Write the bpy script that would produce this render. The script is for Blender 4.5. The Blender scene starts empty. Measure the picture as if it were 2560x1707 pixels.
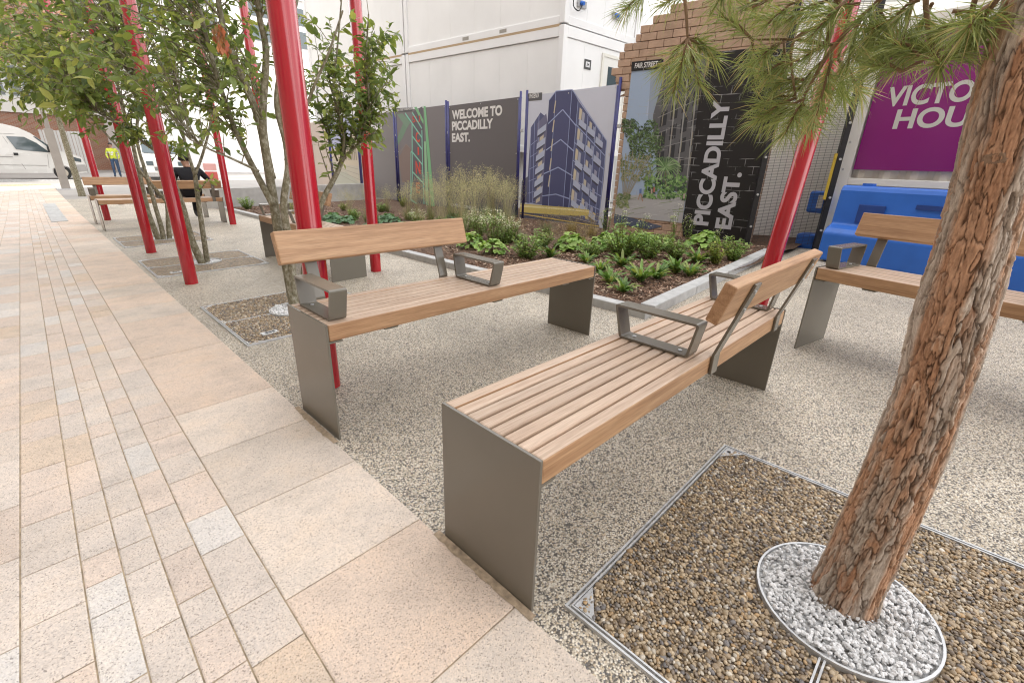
import bpy, math, random
import numpy as np
from mathutils import Vector, Matrix, noise

R_ = math.radians
rnd = random.Random(7)
npr = np.random.default_rng(7)
S = bpy.context.scene

# ------------------------------------------------------------------ camera, world, sun, exposure
F_PX, PITCH, ROLL, YAW = 1142.3985, .3705, .0329, .7729
PW, PH = 2560, 1707
CAM = np.array([-.70653, -.58047, 1.15643])
FW = np.array([math.cos(YAW)*math.cos(PITCH), math.sin(YAW)*math.cos(PITCH), -math.sin(PITCH)])
_r = np.array([math.sin(YAW), -math.cos(YAW), 0.0]); _u = np.cross(_r, FW)
RT = math.cos(ROLL)*_r+math.sin(ROLL)*_u
UP = -math.sin(ROLL)*_r+math.cos(ROLL)*_u
cd = bpy.data.cameras.new("camera"); cam = bpy.data.objects.new("camera", cd)
S.collection.objects.link(cam)
cam.matrix_world = Matrix(((RT[0], UP[0], -FW[0], CAM[0]), (RT[1], UP[1], -FW[1], CAM[1]), (RT[2], UP[2], -FW[2], CAM[2]), (0, 0, 0, 1)))
cd.sensor_width = 36.0; cd.lens = 36.0*F_PX/PW; cd.clip_start = .02; cd.clip_end = 600
S.camera = cam

SUN_EL, SUN_DIR = 40.0, (-.90, -.43)
world = bpy.data.worlds.new("World"); S.world = world; world.use_nodes = True
nt = world.node_tree; nt.nodes.clear()
wo = nt.nodes.new("ShaderNodeOutputWorld"); bg = nt.nodes.new("ShaderNodeBackground")
sky = nt.nodes.new("ShaderNodeTexSky"); sky.sky_type = 'NISHITA'; sky.sun_disc = False
sky.sun_elevation = R_(SUN_EL); sky.sun_rotation = math.atan2(SUN_DIR[0], SUN_DIR[1]) % (2*math.pi)
sky.dust_density = 2.0; sky.air_density = 1.0
hs = nt.nodes.new("ShaderNodeHueSaturation"); hs.inputs['Saturation'].default_value = .30; hs.inputs['Value'].default_value = 1.35
# broken bright cloud over the blue
wt = nt.nodes.new("ShaderNodeTexCoord"); wn = nt.nodes.new("ShaderNodeTexNoise")
wn.inputs['Scale'].default_value = 2.6; wn.inputs['Detail'].default_value = 6
wr = nt.nodes.new("ShaderNodeMapRange"); wr.inputs['From Min'].default_value = .42; wr.inputs['From Max'].default_value = .62
wr.inputs['To Min'].default_value = .25; wr.inputs['To Max'].default_value = 1.0
wm = nt.nodes.new("ShaderNodeMix"); wm.data_type = 'RGBA'
nt.links.new(wt.outputs['Generated'], wn.inputs['Vector']); nt.links.new(wn.outputs['Fac'], wr.inputs['Value'])
nt.links.new(sky.outputs[0], hs.inputs['Color'])
nt.links.new(wr.outputs[0], wm.inputs[0]); nt.links.new(hs.outputs[0], wm.inputs[6])
wm.inputs[7].default_value = (9.6, 9.4, 9.2, 1)
nt.links.new(wm.outputs[2], bg.inputs['Color']); bg.inputs['Strength'].default_value = .15
nt.links.new(bg.outputs[0], wo.inputs[0])

sl = bpy.data.lights.new("sun", 'SUN'); sl.energy = 2.2; sl.angle = R_(.5); sl.color = (1, .95, .87)
sun = bpy.data.objects.new("sun", sl); S.collection.objects.link(sun)
_h = math.hypot(*SUN_DIR); _ts = Vector((SUN_DIR[0]/_h*math.cos(R_(SUN_EL)), SUN_DIR[1]/_h*math.cos(R_(SUN_EL)), math.sin(R_(SUN_EL))))
sun.rotation_euler = (-_ts).to_track_quat('-Z', 'Y').to_euler(); sun.location = (-20, -10, 30)

S.view_settings.view_transform = 'Standard'; S.view_settings.look = 'None'
S.view_settings.exposure = 1.36; S.view_settings.gamma = 1.0
S.render.engine = 'CYCLES'
S.cycles.use_denoising = True; S.cycles.filter_width = 1.15
S.cycles.max_bounces = 6; S.cycles.diffuse_bounces = 3; S.cycles.glossy_bounces = 3
S.cycles.transmission_bounces = 3; S.cycles.transparent_max_bounces = 6
S.cycles.sample_clamp_indirect = 6.0

# ------------------------------------------------------------------ measuring helpers (photo pixel -> a real surface)
def ray(px): return FW+RT*((px[0]-PW/2)/F_PX)-UP*((px[1]-PH/2)/F_PX)
def g(x, y):                                   # the square falls gently, the street beyond is level
    xe = min(max(x, -6.0), 9.0); ye = min(max(y, -12.0), 15.0)
    return .0186*xe-.0166*ye
def gpt(px, h=0.0):
    d = ray(px); z = h
    for _ in range(25):
        t = (z-CAM[2])/d[2]; P = CAM+d*t; z = g(P[0], P[1])+h
    return P
def zpt(px, z): d = ray(px); return CAM+d*((z-CAM[2])/d[2])
def ypt(px, Y): d = ray(px); return CAM+d*((Y-CAM[1])/d[1])
def hpt(px, hd): d = ray(px); return CAM+d*(hd/math.hypot(d[0], d[1]))   # at a horizontal distance
def hdist(p): return math.hypot(p[0]-CAM[0], p[1]-CAM[1])
class Plane:                                   # a standing surface: u along it, v up, off towards the viewer
    def __init__(s, a, b):
        s.o = np.array([a[0], a[1]]); d = np.array([b[0]-a[0], b[1]-a[1]]); s.d = d/np.hypot(*d)
        n = np.array([-s.d[1], s.d[0]])
        if n@(CAM[:2]-s.o) < 0: n = -n
        s.n = n
    def P(s, u, v, off=0.0):
        q = s.o+s.d*u+s.n*off; return (q[0], q[1], v)
    def uv(s, px):
        d = ray(px); t = ((s.o-CAM[:2])@s.n)/(d[:2]@s.n); P = CAM+d*t
        return ((P[:2]-s.o)@s.d, P[2])

# ------------------------------------------------------------------ mesh helpers
C = S.collection
class MB:
    def __init__(s): s.v = []; s.f = []; s.c = []; s.m = []
    def add(s, vs, fs, col=(1, 1, 1), mi=0):
        b = len(s.v); s.v += [tuple(map(float, p)) for p in vs]; s.c += [col]*len(vs)
        s.f += [tuple(b+i for i in f) for f in fs]; s.m += [mi]*len(fs)
    def box(s, x0, x1, y0, y1, z0, z1, col=(1, 1, 1), mi=0, xf=None):
        vs = [(x0, y0, z0), (x1, y0, z0), (x1, y1, z0), (x0, y1, z0), (x0, y0, z1), (x1, y0, z1), (x1, y1, z1), (x0, y1, z1)]
        if xf: vs = [xf(*p) for p in vs]
        s.add(vs, [(0, 3, 2, 1), (4, 5, 6, 7), (0, 1, 5, 4), (1, 2, 6, 5), (2, 3, 7, 6), (3, 0, 4, 7)], col, mi)
    def tube(s, pts, rs, n=8, col=(1, 1, 1), mi=0, cap=True):
        pts = [Vector(p) for p in pts]; rings = []
        if not hasattr(rs, '__len__'): rs = [rs]*len(pts)
        ref = None
        for i, p in enumerate(pts):
            t = (pts[min(i+1, len(pts)-1)]-pts[max(i-1, 0)]).normalized()
            if ref is None:
                ref = t.cross(Vector((0, 0, 1)) if abs(t.z) < .9 else Vector((1, 0, 0))).normalized()
            ref = (ref-t*ref.dot(t)).normalized(); bt = t.cross(ref)
            rings.append([p+(ref*math.cos(2*math.pi*k/n)+bt*math.sin(2*math.pi*k/n))*rs[i] for k in range(n)])
        vs = [q for r in rings for q in r]; fs = []
        for i in range(len(pts)-1):
            for k in range(n):
                fs.append((i*n+k, i*n+(k+1) % n, (i+1)*n+(k+1) % n, (i+1)*n+k))
        if cap: fs += [tuple(range(n-1, -1, -1)), tuple(range((len(pts)-1)*n, len(pts)*n))]
        s.add(vs, fs, col, mi)
    def bar(s, a, b, w, t, up=(0, 0, 1), col=(1, 1, 1), mi=0):       # a flat bar from a to b, w across, t thick along `up`
        a, b = Vector(a), Vector(b); d = (b-a).normalized(); u = Vector(up); u = (u-d*u.dot(d)).normalized(); r = d.cross(u)
        vs = []
        for p in (a, b):
            vs += [p-r*w/2-u*t/2, p+r*w/2-u*t/2, p+r*w/2+u*t/2, p-r*w/2+u*t/2]
        s.add(vs, [(0, 1, 2, 3), (7, 6, 5, 4), (0, 4, 5, 1), (1, 5, 6, 2), (2, 6, 7, 3), (3, 7, 4, 0)], col, mi)
    def prism(s, poly, z0, z1, col=(1, 1, 1), mi=0, xf=None):         # poly list of (x,y)
        n = len(poly); vs = [(x, y, z0) for x, y in poly]+[(x, y, z1) for x, y in poly]
        if xf: vs = [xf(*p) for p in vs]
        s.add(vs, [tuple(range(n-1, -1, -1)), tuple(range(n, 2*n))]+[(i, (i+1) % n, n+(i+1) % n, n+i) for i in range(n)], col, mi)
    def build(s, name, mats, parent=None, smooth=False, bevel=0, origin=None, seg=2):
        me = bpy.data.meshes.new(name)
        v = s.v
        if origin is not None: v = [(p[0]-origin[0], p[1]-origin[1], p[2]-origin[2]) for p in v]
        me.from_pydata(v, [], s.f)
        if not isinstance(mats, (list, tuple)): mats = [mats]
        for m in mats: me.materials.append(m)
        if len(mats) > 1: me.polygons.foreach_set('material_index', s.m)
        a = me.color_attributes.new("Col", 'FLOAT_COLOR', 'POINT')
        a.data.foreach_set('color', np.array([(*c, 1) for c in s.c], dtype=np.float32).ravel())
        if smooth: me.polygons.foreach_set('use_smooth', [True]*len(me.polygons))
        me.update()
        o = bpy.data.objects.new(name, me); C.objects.link(o)
        if parent: o.parent = parent
        if bevel:
            b = o.modifiers.new("bevel", 'BEVEL'); b.width = bevel; b.segments = seg; b.limit_method = 'ANGLE'
            b.harden_normals = False
        return o
def np_mesh(name, V, faces, mats, col=None, parent=None, smooth=False, origin=None):
    """V (N,3); faces: (M,k) int array (same k) or list of such arrays."""
    if not isinstance(faces, list): faces = [faces]
    if origin is not None: V = V-np.array(origin)
    me = bpy.data.meshes.new(name); me.vertices.add(len(V)); me.vertices.foreach_set('co', V.astype(np.float32).ravel())
    loops = np.concatenate([f.ravel() for f in faces]); counts = np.concatenate([np.full(len(f), f.shape[1]) for f in faces])
    me.loops.add(len(loops)); me.loops.foreach_set('vertex_index', loops.astype(np.int32))
    me.polygons.add(len(counts)); st = np.concatenate([[0], np.cumsum(counts)[:-1]])
    me.polygons.foreach_set('loop_start', st.astype(np.int32)); me.polygons.foreach_set('loop_total', counts.astype(np.int32))
    me.polygons.foreach_set('use_smooth', np.full(len(counts), smooth))
    for m in (mats if isinstance(mats, (list, tuple)) else [mats]): me.materials.append(m)
    if col is not None:
        a = me.color_attributes.new("Col", 'FLOAT_COLOR', 'POINT')
        a.data.foreach_set('color', np.concatenate([col, np.ones((len(V), 1))], 1).astype(np.float32).ravel())
    me.update(calc_edges=True); me.validate()
    o = bpy.data.objects.new(name, me); C.objects.link(o)
    if parent: o.parent = parent
    return o
def thing(name, label, cat, loc=(0, 0, 0), rz=0.0, group=None):
    o = bpy.data.objects.new(name, None); C.objects.link(o); o.location = loc; o.rotation_euler = (0, 0, rz)
    o.empty_display_size = .1
    return tag(o, label, cat, group)
def tag(o, label, cat, group=None):
    o['label'] = label; o['category'] = cat
    if group: o['group'] = group
    return o
def struct(o): o['kind'] = 'structure'; return o
def stuff(o): o['kind'] = 'stuff'; return o

# ------------------------------------------------------------------ materials
def new_mat(name):
    m = bpy.data.materials.new(name); m.use_nodes = True; t = m.node_tree
    return m, t, t.nodes['Principled BSDF']
def nd(t, typ, **kw):
    n = t.nodes.new(typ)
    for k, v in kw.items():
        if k in n.inputs: n.inputs[k].default_value = v
        else: setattr(n, k, v)
    return n
def ramp(t, stops, interp='LINEAR'):
    n = t.nodes.new("ShaderNodeValToRGB"); n.color_ramp.interpolation = interp; e = n.color_ramp.elements
    while len(e) < len(stops): e.new(.5)
    for i, (p, c) in enumerate(stops): e[i].position = p; e[i].color = (*c, 1)
    return n
def mixc(t, a, b, fac, mode='MIX'):
    n = t.nodes.new("ShaderNodeMix"); n.data_type = 'RGBA'; n.blend_type = mode
    for sock, val in ((n.inputs[0], fac), (n.inputs[6], a), (n.inputs[7], b)):
        if isinstance(val, bpy.types.NodeSocket): t.links.new(val, sock)
        elif isinstance(val, (int, float)): sock.default_value = val
        else: sock.default_value = (*val, 1)
    return n.outputs[2]
def coords(t, scale=(1, 1, 1), rot=(0, 0, 0)):
    c = t.nodes.new("ShaderNodeTexCoord"); m = t.nodes.new("ShaderNodeMapping")
    m.inputs['Scale'].default_value = scale; m.inputs['Rotation'].default_value = rot
    t.links.new(c.outputs['Object'], m.inputs['Vector']); return m.outputs[0]
def bumpn(t, p, h, strength, dist=.01):
    b = t.nodes.new("ShaderNodeBump"); b.inputs['Strength'].default_value = strength; b.inputs['Distance'].default_value = dist
    t.links.new(h, b.inputs['Height']); t.links.new(b.outputs[0], p.inputs['Normal'])
def simple(name, col, rough=.5, metal=0.0, attr=False, var=.12, vscale=3.0, bump=0.0, bscale=60.0, coat=0.0, spec=.5):
    m, t, p = new_mat(name); v = coords(t)
    n = nd(t, "ShaderNodeTexNoise", Scale=vscale, Detail=5.0); t.links.new(v, n.inputs['Vector'])
    r = ramp(t, [(.3, (1-var,)*3), (.7, (1+var*.6,)*3)]); t.links.new(n.outputs['Fac'], r.inputs[0])
    base = col
    if attr:
        a = t.nodes.new("ShaderNodeAttribute"); a.attribute_name = "Col"
        base = mixc(t, a.outputs['Color'], col, 1.0, 'MULTIPLY')
    c = mixc(t, base, r.outputs[0], 1.0, 'MULTIPLY'); t.links.new(c, p.inputs['Base Color'])
    rr = nd(t, "ShaderNodeMapRange"); rr.inputs['To Min'].default_value = max(rough-.08, .02); rr.inputs['To Max'].default_value = rough+.1
    t.links.new(n.outputs['Fac'], rr.inputs['Value']); t.links.new(rr.outputs[0], p.inputs['Roughness'])
    p.inputs['Metallic'].default_value = metal; p.inputs['Specular IOR Level'].default_value = spec
    if coat: p.inputs['Coat Weight'].default_value = coat; p.inputs['Coat Roughness'].default_value = .08
    if bump:
        b = nd(t, "ShaderNodeTexNoise", Scale=bscale, Detail=4.0); t.links.new(v, b.inputs['Vector']); bumpn(t, p, b.outputs['Fac'], bump)
    return m
def leafmat(name, trans=.35, rough=.45, tint=(1, 1, 1)):
    m, t, p = new_mat(name); a = t.nodes.new("ShaderNodeAttribute"); a.attribute_name = "Col"
    c = mixc(t, a.outputs['Color'], tint, 1.0, 'MULTIPLY')
    t.links.new(c, p.inputs['Base Color']); p.inputs['Roughness'].default_value = rough; p.inputs['Specular IOR Level'].default_value = .4
    tr = t.nodes.new("ShaderNodeBsdfTranslucent"); c2 = mixc(t, c, (1.35, 1.3, .6), 1.0, 'MULTIPLY'); t.links.new(c2, tr.inputs['Color'])
    mx = t.nodes.new("ShaderNodeMixShader"); mx.inputs[0].default_value = trans
    out = [n for n in t.nodes if n.type == 'OUTPUT_MATERIAL'][0]
    t.links.new(p.outputs[0], mx.inputs[1]); t.links.new(tr.outputs[0], mx.inputs[2]); t.links.new(mx.outputs[0], out.inputs[0])
    return m

def gravel_mat(name, scale, stops, bump=.6, dist=.004, patch=.12, rough=.55):
    m, t, p = new_mat(name); v = coords(t)
    vo = nd(t, "ShaderNodeTexVoronoi", Scale=scale); t.links.new(v, vo.inputs['Vector'])
    sp = t.nodes.new("ShaderNodeSeparateColor"); t.links.new(vo.outputs['Color'], sp.inputs[0])
    r = ramp(t, stops, 'CONSTANT'); t.links.new(sp.outputs[0], r.inputs[0])
    n = nd(t, "ShaderNodeTexNoise", Scale=1.7, Detail=6.0); t.links.new(v, n.inputs['Vector'])
    r2 = ramp(t, [(.3, (1-patch,)*3), (.7, (1+patch*.5,)*3)]); t.links.new(n.outputs['Fac'], r2.inputs[0])
    c = mixc(t, r.outputs[0], r2.outputs[0], 1.0, 'MULTIPLY')
    gp = nd(t, "ShaderNodeMapRange"); gp.inputs['From Min'].default_value = .5; gp.inputs['From Max'].default_value = 1.0
    t.links.new(vo.outputs['Distance'], gp.inputs['Value'])
    c = mixc(t, c, (.045, .036, .025), gp.outputs[0]) if bump else c          # dark gaps between the grains
    t.links.new(c, p.inputs['Base Color']); p.inputs['Roughness'].default_value = rough
    inv = nd(t, "ShaderNodeMath", operation='SUBTRACT'); inv.inputs[0].default_value = 1.0; t.links.new(vo.outputs['Distance'], inv.inputs[1])
    bumpn(t, p, inv.outputs[0], bump, dist)
    return m
GRAVEL = gravel_mat("resin_gravel", 195.0, [(0, (.12, .105, .09)), (.15, (.26, .23, .185)), (.27, (.52, .45, .35)), (.50, (.68, .61, .50)), (.72, (.54, .44, .31)), (.82, (.75, .69, .59)), (.94, (.155, .15, .15))], patch=.2)
PEBSTOPS = [(0, (.16, .12, .085)), (.2, (.26, .19, .115)), (.45, (.36, .26, .15)), (.65, (.45, .34, .21)), (.85, (.22, .19, .165)), (.94, (.50, .43, .33))]
PEBGROUND = gravel_mat("pebble_bed", 85.0, PEBSTOPS, 1.0, .01)
PEBBLE = simple("pebble", (1, 1, 1), .45, attr=True, var=.15, vscale=120)
CHIP = simple("white_chip", (1, 1, 1), .75, attr=True, var=.15, vscale=150)
CHIPGROUND = gravel_mat("white_chip_bed", 60.0, [(0, (.55, .55, .55)), (.4, (.68, .68, .67)), (.8, (.42, .42, .43))], .9, .01)

def granite_mat():
    m, t, p = new_mat("granite_paving"); v = coords(t)
    a = t.nodes.new("ShaderNodeAttribute"); a.attribute_name = "Col"
    n1 = nd(t, "ShaderNodeTexVoronoi", Scale=330.0); t.links.new(v, n1.inputs['Vector'])
    sp = t.nodes.new("ShaderNodeSeparateColor"); t.links.new(n1.outputs['Color'], sp.inputs[0])
    r = ramp(t, [(0, (.50, .48, .47)), (.05, (.80, .77, .74)), (.2, (.95, .94, .94)), (.55, (1.04, 1.02, 1.0)), (.85, (1.13, 1.11, 1.08))], 'CONSTANT')
    t.links.new(sp.outputs[0], r.inputs[0])
    c = mixc(t, a.outputs['Color'], r.outputs[0], 1.0, 'MULTIPLY')
    n2 = nd(t, "ShaderNodeTexNoise", Scale=5.0, Detail=6.0, Roughness=.65); t.links.new(v, n2.inputs['Vector'])
    r2 = ramp(t, [(.32, (.86, .87, .88)), (.5, (1, 1, 1)), (.7, (1.07, 1.03, .98))]); t.links.new(n2.outputs['Fac'], r2.inputs[0])
    c = mixc(t, c, r2.outputs[0], 1.0, 'MULTIPLY')
    n4 = nd(t, "ShaderNodeTexNoise", Scale=1.1, Detail=8.0, Roughness=.7); t.links.new(v, n4.inputs['Vector'])
    r4 = ramp(t, [(.30, (.86, .85, .83)), (.48, (1, 1, 1)), (.75, (1.03, 1.03, 1.03))]); t.links.new(n4.outputs['Fac'], r4.inputs[0]); c = mixc(t, c, r4.outputs[0], 1.0, 'MULTIPLY')
    vs_ = nd(t, "ShaderNodeTexVoronoi", Scale=4.5); t.links.new(v, vs_.inputs['Vector']); r5 = ramp(t, [(.030, (.62, .60, .57)), (.055, (1, 1, 1))]); t.links.new(vs_.outputs['Distance'], r5.inputs[0])   # old gum and spill spots
    c = mixc(t, c, r5.outputs[0], .55, 'MULTIPLY'); t.links.new(c, p.inputs['Base Color'])
    p.inputs['Roughness'].default_value = .8
    n3 = nd(t, "ShaderNodeTexNoise", Scale=260.0, Detail=3.0); t.links.new(v, n3.inputs['Vector']); bumpn(t, p, n3.outputs['Fac'], .35, .003)
    return m
GRANITE = granite_mat()
SAND = simple("joint_sand", (.40, .315, .21), .95, var=.5, vscale=25, bump=.6, bscale=300)
KERBSTONE = simple("granite_kerb", (.45, .45, .44), .75, var=.18, vscale=14, bump=.3, bscale=220)
ASPHALT = simple("pale_street", (.33, .31, .29), .9, var=.15, vscale=.8, bump=.2, bscale=90)

def mulch_mat():
    m, t, p = new_mat("bark_mulch"); v = coords(t, (1, 1, 1))
    n = nd(t, "ShaderNodeTexNoise", Scale=55.0, Detail=6.0, Roughness=.7); t.links.new(v, n.inputs['Vector'])
    r = ramp(t, [(.3, (.035, .02, .013)), (.5, (.12, .068, .042)), (.68, (.26, .165, .11))]); t.links.new(n.outputs['Fac'], r.inputs[0])
    t.links.new(r.outputs[0], p.inputs['Base Color']); p.inputs['Roughness'].default_value = .95
    bumpn(t, p, n.outputs['Fac'], 1.0, .03); return m
MULCH = mulch_mat()
MULCHCHIP = simple("bark_chip", (1, 1, 1), .9, attr=True, var=.3, vscale=60)

def wood_mat(name, dark, mid, light, sc=1.0):
    m, t, p = new_mat(name); v = coords(t, (.8, 21, 21))
    oi = t.nodes.new("ShaderNodeObjectInfo")
    add = nd(t, "ShaderNodeVectorMath", operation='ADD'); t.links.new(v, add.inputs[0])
    mul = nd(t, "ShaderNodeVectorMath", operation='SCALE'); mul.inputs[0].default_value = (17, 31, 23); t.links.new(oi.outputs['Random'], mul.inputs['Scale'])
    t.links.new(mul.outputs[0], add.inputs[1])
    n = nd(t, "ShaderNodeTexNoise", Scale=1.6*sc, Detail=8.0, Roughness=.62, Distortion=1.1); t.links.new(add.outputs[0], n.inputs['Vector'])
    r = ramp(t, [(.28, dark), (.5, mid), (.72, light)]); t.links.new(n.outputs['Fac'], r.inputs[0])
    n2 = nd(t, "ShaderNodeTexNoise", Scale=14.0*sc, Detail=4.0); t.links.new(add.outputs[0], n2.inputs['Vector'])
    r2 = ramp(t, [(.35, (.82, .8, .78)), (.6, (1.05, 1.05, 1.05))]); t.links.new(n2.outputs['Fac'], r2.inputs[0])
    a = t.nodes.new("ShaderNodeAttribute"); a.attribute_name = "Col"
    c = mixc(t, mixc(t, r.outputs[0], r2.outputs[0], 1.0, 'MULTIPLY'), a.outputs['Color'], 1.0, 'MULTIPLY')
    t.links.new(c, p.inputs['Base Color']); p.inputs['Roughness'].default_value = .48
    bumpn(t, p, n2.outputs['Fac'], .15, .002); return m
WOODTOP = wood_mat("weathered_sheen_hardwood", (.42, .29, .205), (.51, .375, .275), (.59, .46, .355))  # weathered tops, paled further to carry the sky sheen in the colour
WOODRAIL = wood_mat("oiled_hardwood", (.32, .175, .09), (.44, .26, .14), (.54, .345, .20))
STEEL = simple("taupe_painted_steel", (.165, .15, .122), .2, 0.0, var=.06, vscale=2.0, bump=.04, bscale=400, spec=.6)
GALV = simple("galvanised_steel", (.60, .61, .62), .45, .4, var=.2, vscale=30)
REDPAINT = simple("red_gloss_paint", (.40, .008, .018), .16, 0.0, var=.1, vscale=2.0, coat=.5)
BLUEPAINT = simple("blue_painted_tube", (.026, .026, .16), .35, 0.0, var=.3, vscale=9.0)
PRINT = simple("printed_board", (1, 1, 1), .55, attr=True, var=.04, vscale=1.5)
GLOSSPRINT = simple("gloss_vinyl", (1, 1, 1), .14, attr=True, var=.05, vscale=1.5)
WHITEPANEL = simple("white_cabin_steel", (.77, .77, .765), .42, 0.0, attr=True, var=.06, vscale=.9)
CONCRETE = simple("pale_concrete", (.46, .45, .43), .85, attr=False, var=.15, vscale=6, bump=.2, bscale=120)
BLUEPLASTIC = simple("blue_plastic", (.025, .14, .56), .38, var=.12, vscale=2.5, bump=.05, bscale=30)
BLACKSTEEL = simple("black_coated_steel", (.018, .018, .02), .45, var=.2, vscale=12)
RUBBER = simple("black_rubber", (.02, .02, .02), .8, var=.2, vscale=20)
PAINT = simple("plain_paint", (1, 1, 1), .45, attr=True, var=.06, vscale=4)
VANPAINT = simple("van_paint", (.72, .72, .72), .25, attr=True, var=.04, vscale=2, coat=.3)
MATTE = simple("matte_cloth", (1, 1, 1), .85, attr=True, var=.15, vscale=20)
WHITEBUILD = simple("white_render", (1, 1, 1), .8, attr=True, var=.05, vscale=.5)
def glass_mat():
    m, t, p = new_mat("dark_window_glass"); p.inputs['Base Color'].default_value = (.06, .08, .09, 1); p.inputs['Roughness'].default_value = .05
    p.inputs['Specular IOR Level'].default_value = .8; return m
GLASS = glass_mat()
def brick_mat(name, c1, c2, mortar, bw, bh, ms, bump=.5, axis='xz'):
    m, t, p = new_mat(name); cx = t.nodes.new("ShaderNodeTexCoord"); sp = t.nodes.new("ShaderNodeSeparateXYZ"); cb = t.nodes.new("ShaderNodeCombineXYZ")
    t.links.new(cx.outputs['Object'], sp.inputs[0]); t.links.new(sp.outputs['X' if axis[0] == 'x' else 'Y'], cb.inputs[0]); t.links.new(sp.outputs['Z'], cb.inputs[1])
    b = t.nodes.new("ShaderNodeTexBrick"); b.inputs['Scale'].default_value = 1.0; b.inputs['Brick Width'].default_value = bw; b.inputs['Row Height'].default_value = bh
    b.inputs['Mortar Size'].default_value = ms; b.inputs['Color1'].default_value = (*c1, 1); b.inputs['Color2'].default_value = (*c2, 1); b.inputs['Mortar'].default_value = (*mortar, 1)
    t.links.new(cb.outputs[0], b.inputs['Vector']); t.links.new(b.outputs['Color'], p.inputs['Base Color']); p.inputs['Roughness'].default_value = .85
    bumpn(t, p, b.outputs['Fac'], -bump, .01); return m
REDBRICK = brick_mat("red_brick", (.30, .12, .07), (.38, .17, .10), (.36, .30, .25), .22, .075, .012)
TANBRICK = simple("tan_painted_brick", (1, 1, 1), .85, attr=True, var=.14, vscale=7, bump=.5, bscale=70)
def pine_bark():
    m, t, p = new_mat("pine_bark"); a = t.nodes.new("ShaderNodeAttribute"); a.attribute_name = "Col"
    v = coords(t, (1, 1, .5)); n = nd(t, "ShaderNodeTexNoise", Scale=60.0, Detail=7.0, Roughness=.7); t.links.new(v, n.inputs['Vector'])
    r = ramp(t, [(.3, (.62, .6, .58)), (.65, (1.15, 1.15, 1.15))]); t.links.new(n.outputs['Fac'], r.inputs[0])
    c = mixc(t, a.outputs['Color'], r.outputs[0], 1.0, 'MULTIPLY'); t.links.new(c, p.inputs['Base Color']); p.inputs['Roughness'].default_value = .9
    bumpn(t, p, n.outputs['Fac'], .7, .006); return m
PINEBARK = pine_bark()
def grey_bark():
    m, t, p = new_mat("mottled_grey_bark"); v = coords(t, (1, 1, .6)); n = nd(t, "ShaderNodeTexNoise", Scale=38.0, Detail=7.0, Roughness=.7); t.links.new(v, n.inputs['Vector'])
    r = ramp(t, [(.3, (.10, .09, .055)), (.48, (.20, .175, .11)), (.62, (.36, .34, .27)), (.75, (.46, .44, .38))]); t.links.new(n.outputs['Fac'], r.inputs[0])
    t.links.new(r.outputs[0], p.inputs['Base Color']); p.inputs['Roughness'].default_value = .9; bumpn(t, p, n.outputs['Fac'], .5, .006); return m
GREYBARK = grey_bark()
LEAF = leafmat("broad_leaf", .42, .40)
NEEDLE = leafmat("pine_needle", .25, .4)
HERB = leafmat("garden_leaf", .30, .5)

# ================================================================== GROUND
def sheet(name, xs, ys, off, mat, edge=None):
    V = np.array([(x, y, g(x, y)+off) for y in ys for x in xs]); nx, ny = len(xs), len(ys)
    Fc = np.array([(j*nx+i, j*nx+i+1, (j+1)*nx+i+1, (j+1)*nx+i) for j in range(ny-1) for i in range(nx-1)])
    return struct(np_mesh(name, V, Fc, mat))
big_x = [-300, -60, -6, 9, 60, 300]; big_y = [-300, -60, -12, 15, 60, 400]
sheet("ground", big_x, big_y, -.012, ASPHALT)
EX = -.018                                   # line where paving meets gravel
sheet("gravel_surface", [EX, 9.0], [-12, 15, 19.0], -.004, GRAVEL)
sheet("paving_bed", [-6.0, EX], [-12, 15, 28.0], .0010, SAND)

def slab_color(big):
    q = rnd.random(); j = rnd.uniform(.94, 1.06)
    if big: c = (.63, .515, .425) if q < .62 else (.63, .55, .475)
    else: c = (.61, .515, .445) if q < .42 else (.61, .54, .48) if q < .80 else (.61, .575, .54)
    if q > .93: c = (.60, .49, .39)
    return tuple(k*j for k in c)
pv = MB()
def slab(x0, x1, y0, y1, col):
    gap = .0019; b = .0035
    x0 += gap; x1 -= gap; y0 += gap; y1 -= gap
    j = rnd.uniform(-.0008, .0008); t = .004+j
    P = lambda x, y, z: (x, y, g(x, y)+z)
    vs = [P(x0, y0, -.004), P(x1, y0, -.004), P(x1, y1, -.004), P(x0, y1, -.004)]
    vs += [P(x0, y0, t-b*.5), P(x1, y0, t-b*.5), P(x1, y1, t-b*.5), P(x0, y1, t-b*.5)]
    vs += [P(x0+b, y0+b, t), P(x1-b, y0+b, t), P(x1-b, y1-b, t), P(x0+b, y1-b, t)]
    fs = [(8, 9, 10, 11)]
    for i in range(4):
        k = (i+1) % 4; fs += [(i, k, 4+k, 4+i), (4+i, 4+k, 8+k, 8+i)]
    pv.add(vs, fs, col)
y = -.42-.472*20
while y < 26.5: slab(-.470, EX+.003, y, y+.4715, slab_color(True)); y += .4715
rows = [-.999, -.867, -.779, -.689, -.599, -.470]
xx = -.999; left = []
for wdt in (.20, .13, .09, .09, .13, .20, .45, .13, .09, .2, .09, .13, .2, .3, .3, .3, .3, .3, .3):
    left.append((xx-wdt, xx)); xx -= wdt
for a, b in list(zip(rows[:-1], rows[1:]))+left:
    y = -8+rnd.uniform(0, .3)
    wdt = b-a; ln = .275 if wdt < .1 else (.235 if wdt < .15 else .33)
    while y < 26.5:
        l = ln*rnd.choice([.5, .6, .8, 1, 1, .7]); 
        if wdt >= .1: l = ln*rnd.choice([.85, 1, 1.2])
        slab(a, b, y, y+l, slab_color(False)); y += l
struct(pv.build("paving_slabs", GRANITE))
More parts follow.
